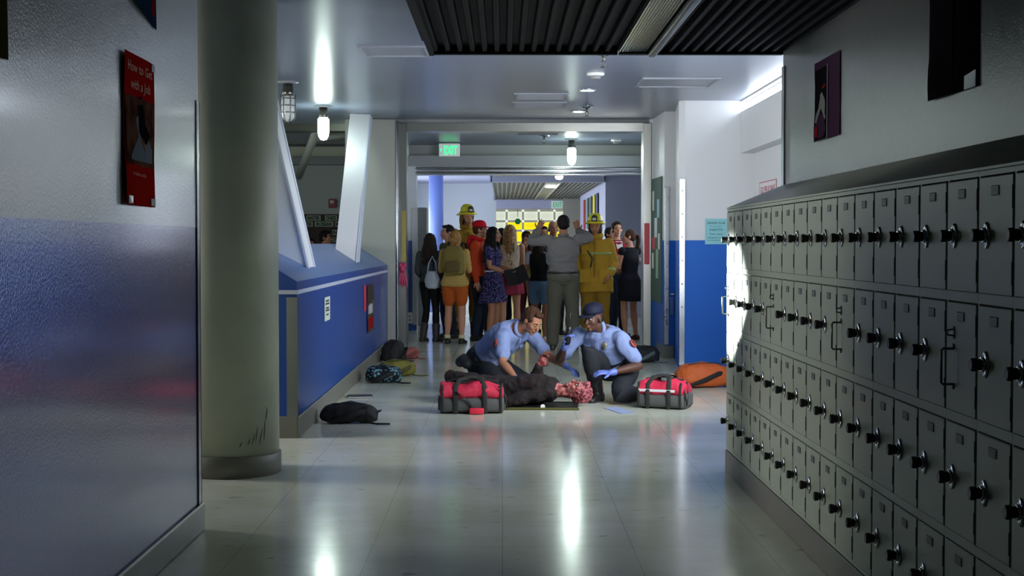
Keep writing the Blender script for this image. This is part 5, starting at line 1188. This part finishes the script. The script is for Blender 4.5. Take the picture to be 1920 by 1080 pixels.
# ---- two in the side room
def side(label, pxx, Y, yaw, H, style, seed, sex):
    r, B = stand(label, XY(pxx, Y), Y, yaw, H, sex, 'tan', {}, group='people in the side room')
    body_mesh(B, r, 'tan', voxel=.009); face_parts(r, B); mesh_obj('hair', hair_mesh(B, style, seed), HAIRC['black'], r)
    garment(B, r, 'top', CL('dark_brown_cotton', '#221714'), top_fn(B, 1.1, 1.8, .016), .012); garment(B, r, 'trousers', CL('dark_denim', '#1b2130'), trouser_fn(B), .012); shoes(B, r, DSHOE)
side('dark-haired person facing right before the chess sign in the side room', 610, 22.6, 75, 1.62, 'short', 31, 'm')
side('shorter person at the left of the chess sign in the side room', 583, 22.8, 30, 1.50, 'mid', 32, 'f')

# ---- paramedics and casualty (joints given where they stand)
LBLUE = CL('pale_blue_uniform', '#7583aa', .75); DKTR = CL('charcoal_trousers', '#24262b', .8); GLOVE = M('nitrile_glove', '#5a6cb0', .4)
def medic(label, origin, J, skin, hair):
    o = V(origin[0], origin[1], 0); r = thing('person', label, 'person', tuple(o), 0, 'paramedics kneeling by the casualty')
    J2 = {}
    for n, v in J.items():
        J2[n] = V(v) - o if (len(n) == 3 or n[0] in 'seWwhka') and n not in ('hf', 'hu') else V(v)
    B = Body(J2, 1.78, 'm', 1.03, True); B.h = 1.0
    body_mesh(B, r, skin); face_parts(r, B)
    garment(B, r, 'shirt', LBLUE, top_fn(B, 1.4, .72, .018, arm_inf=.020), .009, .013, 11, 3, 2, (1, 1, .7))
    garment(B, r, 'trousers', DKTR, trouser_fn(B, 1.97, .018, 1.75, .018), .010, .009, 7, 4)
    band(B, r, 1.62, .07, .026, M('black_belt', '#0f0e0e', .4), 'belt')
    shoes(B, r, DSHOE, 'boot', .3, .008)
    for sd in 'LR':
        mb = MB(); B.hand(mb, sd, .0018); mb.tube([lerp(B.J['w' + sd], B.J['e' + sd], .12), B.J['w' + sd]], [.034, .030], 12); mesh_obj('glove', remesh(mb, .006, 1), GLOVE, r)
    n = B.J['nec']; c = B.H(-.01, -.09); ax = (c - n).normalized(); u = ax.orthogonal().normalized(); v = ax.cross(u)
    mb = MB(); mb.tube([n + ax * .02 + u * .068 * math.cos(a) + v * .068 * math.sin(a) for a in [2 * math.pi * k / 24 for k in range(25)]], .020, 8, rounded=False); mesh_obj('collar', remesh(mb, .009, 2), LBLUE, r)
    for g in (-1, 1):
        ca = -90 + g * 42
        patch(B, r, 'chest_pocket', LBLUE, 2.9, 3.35, ca - 17, ca + 17, .028); patch(B, r, 'pocket_flap', LBLUE, 3.28, 3.42, ca - 19, ca + 19, .033)
    patch(B, r, 'button_placket', LBLUE, 1.7, 4.6, -95, -85, .027, n=10)
    for sd in 'LR':
        S, E = B.J['s' + sd], B.J['e' + sd]; d = (E - S).normalized(); outw = (B.latS if sd == 'L' else -B.latS); outw = (outw - d * outw.dot(d)).normalized()
        side_ = d.cross(outw); ctr = lerp(S, E, .36) + outw * .079
        o2 = MB().lathe([(.004, 0), (.034, 0), (.034, .005), (.004, .007)], ctr, 20, ax=(side_, d * 1.2, outw)).build('shoulder_patch', M('patch_red', '#9a3526', .6), r, False)
        MB().lathe([(.004, .004), (.020, .004), (.018, .009), (.004, .010)], ctr, 16, ax=(side_, d * 1.2, outw)).build('patch_emblem', M('patch_dark', '#4a1c16', .6), o2, False)
    return r, B
r, B = medic('paramedic in pale blue shirt crouching at the left, bent over the casualty', (.0, 13.5),
    dict(pel=(-.17, 13.66, .33), wai=(-.09, 13.58, .42), che=(.03, 13.45, .54), nec=(.15, 13.30, .64), hea=(.27, 13.20, .71), hf=(.62, -.62, -.5), hu=(.45, -.35, .8),
         sL=(.25, 13.44, .58), sR=(.00, 13.20, .57), eR=(.00, 13.00, .34), wR=(.135, 12.80, .20), dR=(.5, -.6, -.35), nR=(-.3, -.3, -1), cR=(.6, .3, 0),
         eL=(.43, 13.30, .38), wL=(.595, 13.06, .30), dL=(.5, -.8, -.25), nL=(0, -.3, -1), cL=(.6, .3, 0),
         hL=(-.10, 13.74, .27), hR=(-.24, 13.60, .27), kL=(.27, 13.60, .10), kR=(.04, 13.22, .10), aL=(-.14, 13.86, .10), aR=(-.32, 13.54, .10), fL=(-.6, .35, -.55), fR=(-.6, .35, -.55), gL=(-.55, .3, .8), gR=(-.55, .3, .8)), 'tan', 'brown')
mesh_obj('hair', hair_mesh(B, 'short', 41), HAIRC['brown'], r)
MB().tube([(-.40 - 0, .10, .30), (-.36, .0, .34), (-.33, -.12, .30)], .05, 10).build('belt_pouch', BLK, r, False)
r, B = medic('paramedic in dark cap and pale blue shirt kneeling at the right of the casualty', (1.0, 13.0),
    dict(pel=(1.05, 13.10, .31), wai=(1.0, 13.07, .41), che=(.93, 13.04, .52), nec=(.885, 12.99, .655), hea=(.815, 12.93, .745), hf=(-.62, -.75, -.28), hu=(-.12, -.1, 1),
         sL=(1.055, 12.87, .575), sR=(.70, 13.10, .585), eL=(1.22, 12.80, .33), wL=(.96, 12.66, .285), dL=(-1, -.25, .05), nL=(-.1, .3, -1), cL=(.5, .2, 0),
         eR=(.52, 13.10, .36), wR=(.56, 12.90, .50), dR=(.2, -.3, .8), nR=(.5, -.4, 0), cR=(1.0, .1, 0),
         hL=(1.13, 13.02, .27), hR=(.97, 13.14, .27), kL=(1.02, 12.64, .085), aL=(1.34, 12.92, .085), kR=(.76, 12.76, .46), aR=(.86, 12.93, .085), fL=(.7, .5, -.4), gL=(.4, .3, .8), fR=(-.5, -.85, 0)), 'dark', 'black')
cap(r, B, CL('navy_cap', '#15172a', .7), 'cap'); mesh_obj('hair', hair_mesh(B, 'bald', 42), HAIRC['black'], r)
p, lat, ap, a, b = B.at(3.5)
MB().lathe([(.004, 0), (.026, 0), (.022, .006), (.004, .008)], p + lat * .085 - ap * (b + .030), 16, ax=(lat, V(0, 0, 1.4), -ap)).build('badge', M('badge_gold', '#a8a07a', .3, .8), r, False)
MB().tube([B.J['wR'] + V(.02, -.05, .04), B.J['wR'] + V(.035, -.07, .16)], .028, 10, flat=.7).tube([B.J['wR'] + V(.035, -.07, .16), B.J['wR'] + V(.045, -.08, .30)], .006, 8).build('hand_radio', BLACK, r, False)
# casualty
o = V(.35, 12.62, 0); r = thing('person', 'casualty lying on the floor in dark scorched clothes with reddened head', 'person', tuple(o))
J = dict(pel=(-.06, 12.72, .13), wai=(.09, 12.69, .135), che=(.28, 12.65, .15), nec=(.49, 12.58, .14), hea=(.655, 12.53, .135), hf=(-.15, -.35, .9), hu=(.95, -.25, .1),
    sL=(.43, 12.76, .15), sR=(.40, 12.42, .14), eL=(.30, 12.90, .20), wL=(.33, 12.80, .33), dL=(.3, -.2, .6), cL=(.8, .3, 0), eR=(.17, 12.37, .09), wR=(.02, 12.35, .06), cR=(.6, .2, 0), nR=(0, 0, -1),
    hL=(-.09, 12.80, .13), hR=(-.11, 12.63, .13), kL=(-.46, 12.92, .22), kR=(-.45, 12.74, .12), aL=(-.22, 13.18, .09), aR=(-.16, 13.02, .07), fL=(.1, .9, .35), fR=(.1, .9, .3), gL=(1, 0, .2), gR=(1, 0, .2))
J2 = {n: (V(v) - o if (len(n) == 3 or n[0] in 'sewhka') and n not in ('hf', 'hu') else V(v)) for n, v in J.items()}
B = Body(J2, 1.70, 'm', .95, True)
body_mesh(B, r, M('injured_skin', '#7a2a2c', .55, var=(28, '#c07a72'), bump=(60, .6))); face_parts(r, B, False)
DK = M('scorched_cloth', '#0b0908', .9, var=(24, '#200c0a'), bump=(40, .5))
garment(B, r, 'shirt', DK, top_fn(B, 1.1, 1.85, .02, arm_inf=.018), .010, .016, 12, 9)
garment(B, r, 'trousers', DK, trouser_fn(B, 1.95, .02, 1.7, .02), .010, .014, 11, 8); shoes(B, r, DSHOE)
me = hair_mesh(B, 'short', 44); wrinkle(me, .012, 40, 7); mesh_obj('singed_hair', me, M('singed_hair', '#5a1a1e', .7, var=(40, '#b8626a'), bump=(80, .8)), r)
m = MB(); m.box(-.42, .34, -.27, .20, .001, .016, .006)
t = thing('stretcher_board', 'dark yellow-edged rescue board under the casualty', 'board', (.32, 12.53, 0), -.05)
m.build('panel', M('board_black', '#141512', .6), t, False)
for ya in (-.285, .20): MB().box(-.43, .35, ya, ya + .015, .001, .022, .004).build('yellow_edge', M('board_yellow', '#4f4c1c', .6), t, False)
single('electrode_disc', MB().lathe([(.002, 0), (.020, 0), (.020, .003), (.002, .003)], (.345, 12.258, .030), 20, smooth=False, ax=(V(1, 0, 0), V(0, .5, .87), V(0, -.87, .5))), M('white_disc', '#d0d0c8', .5), 'small white round pad at the near edge of the rescue board', 'pad')
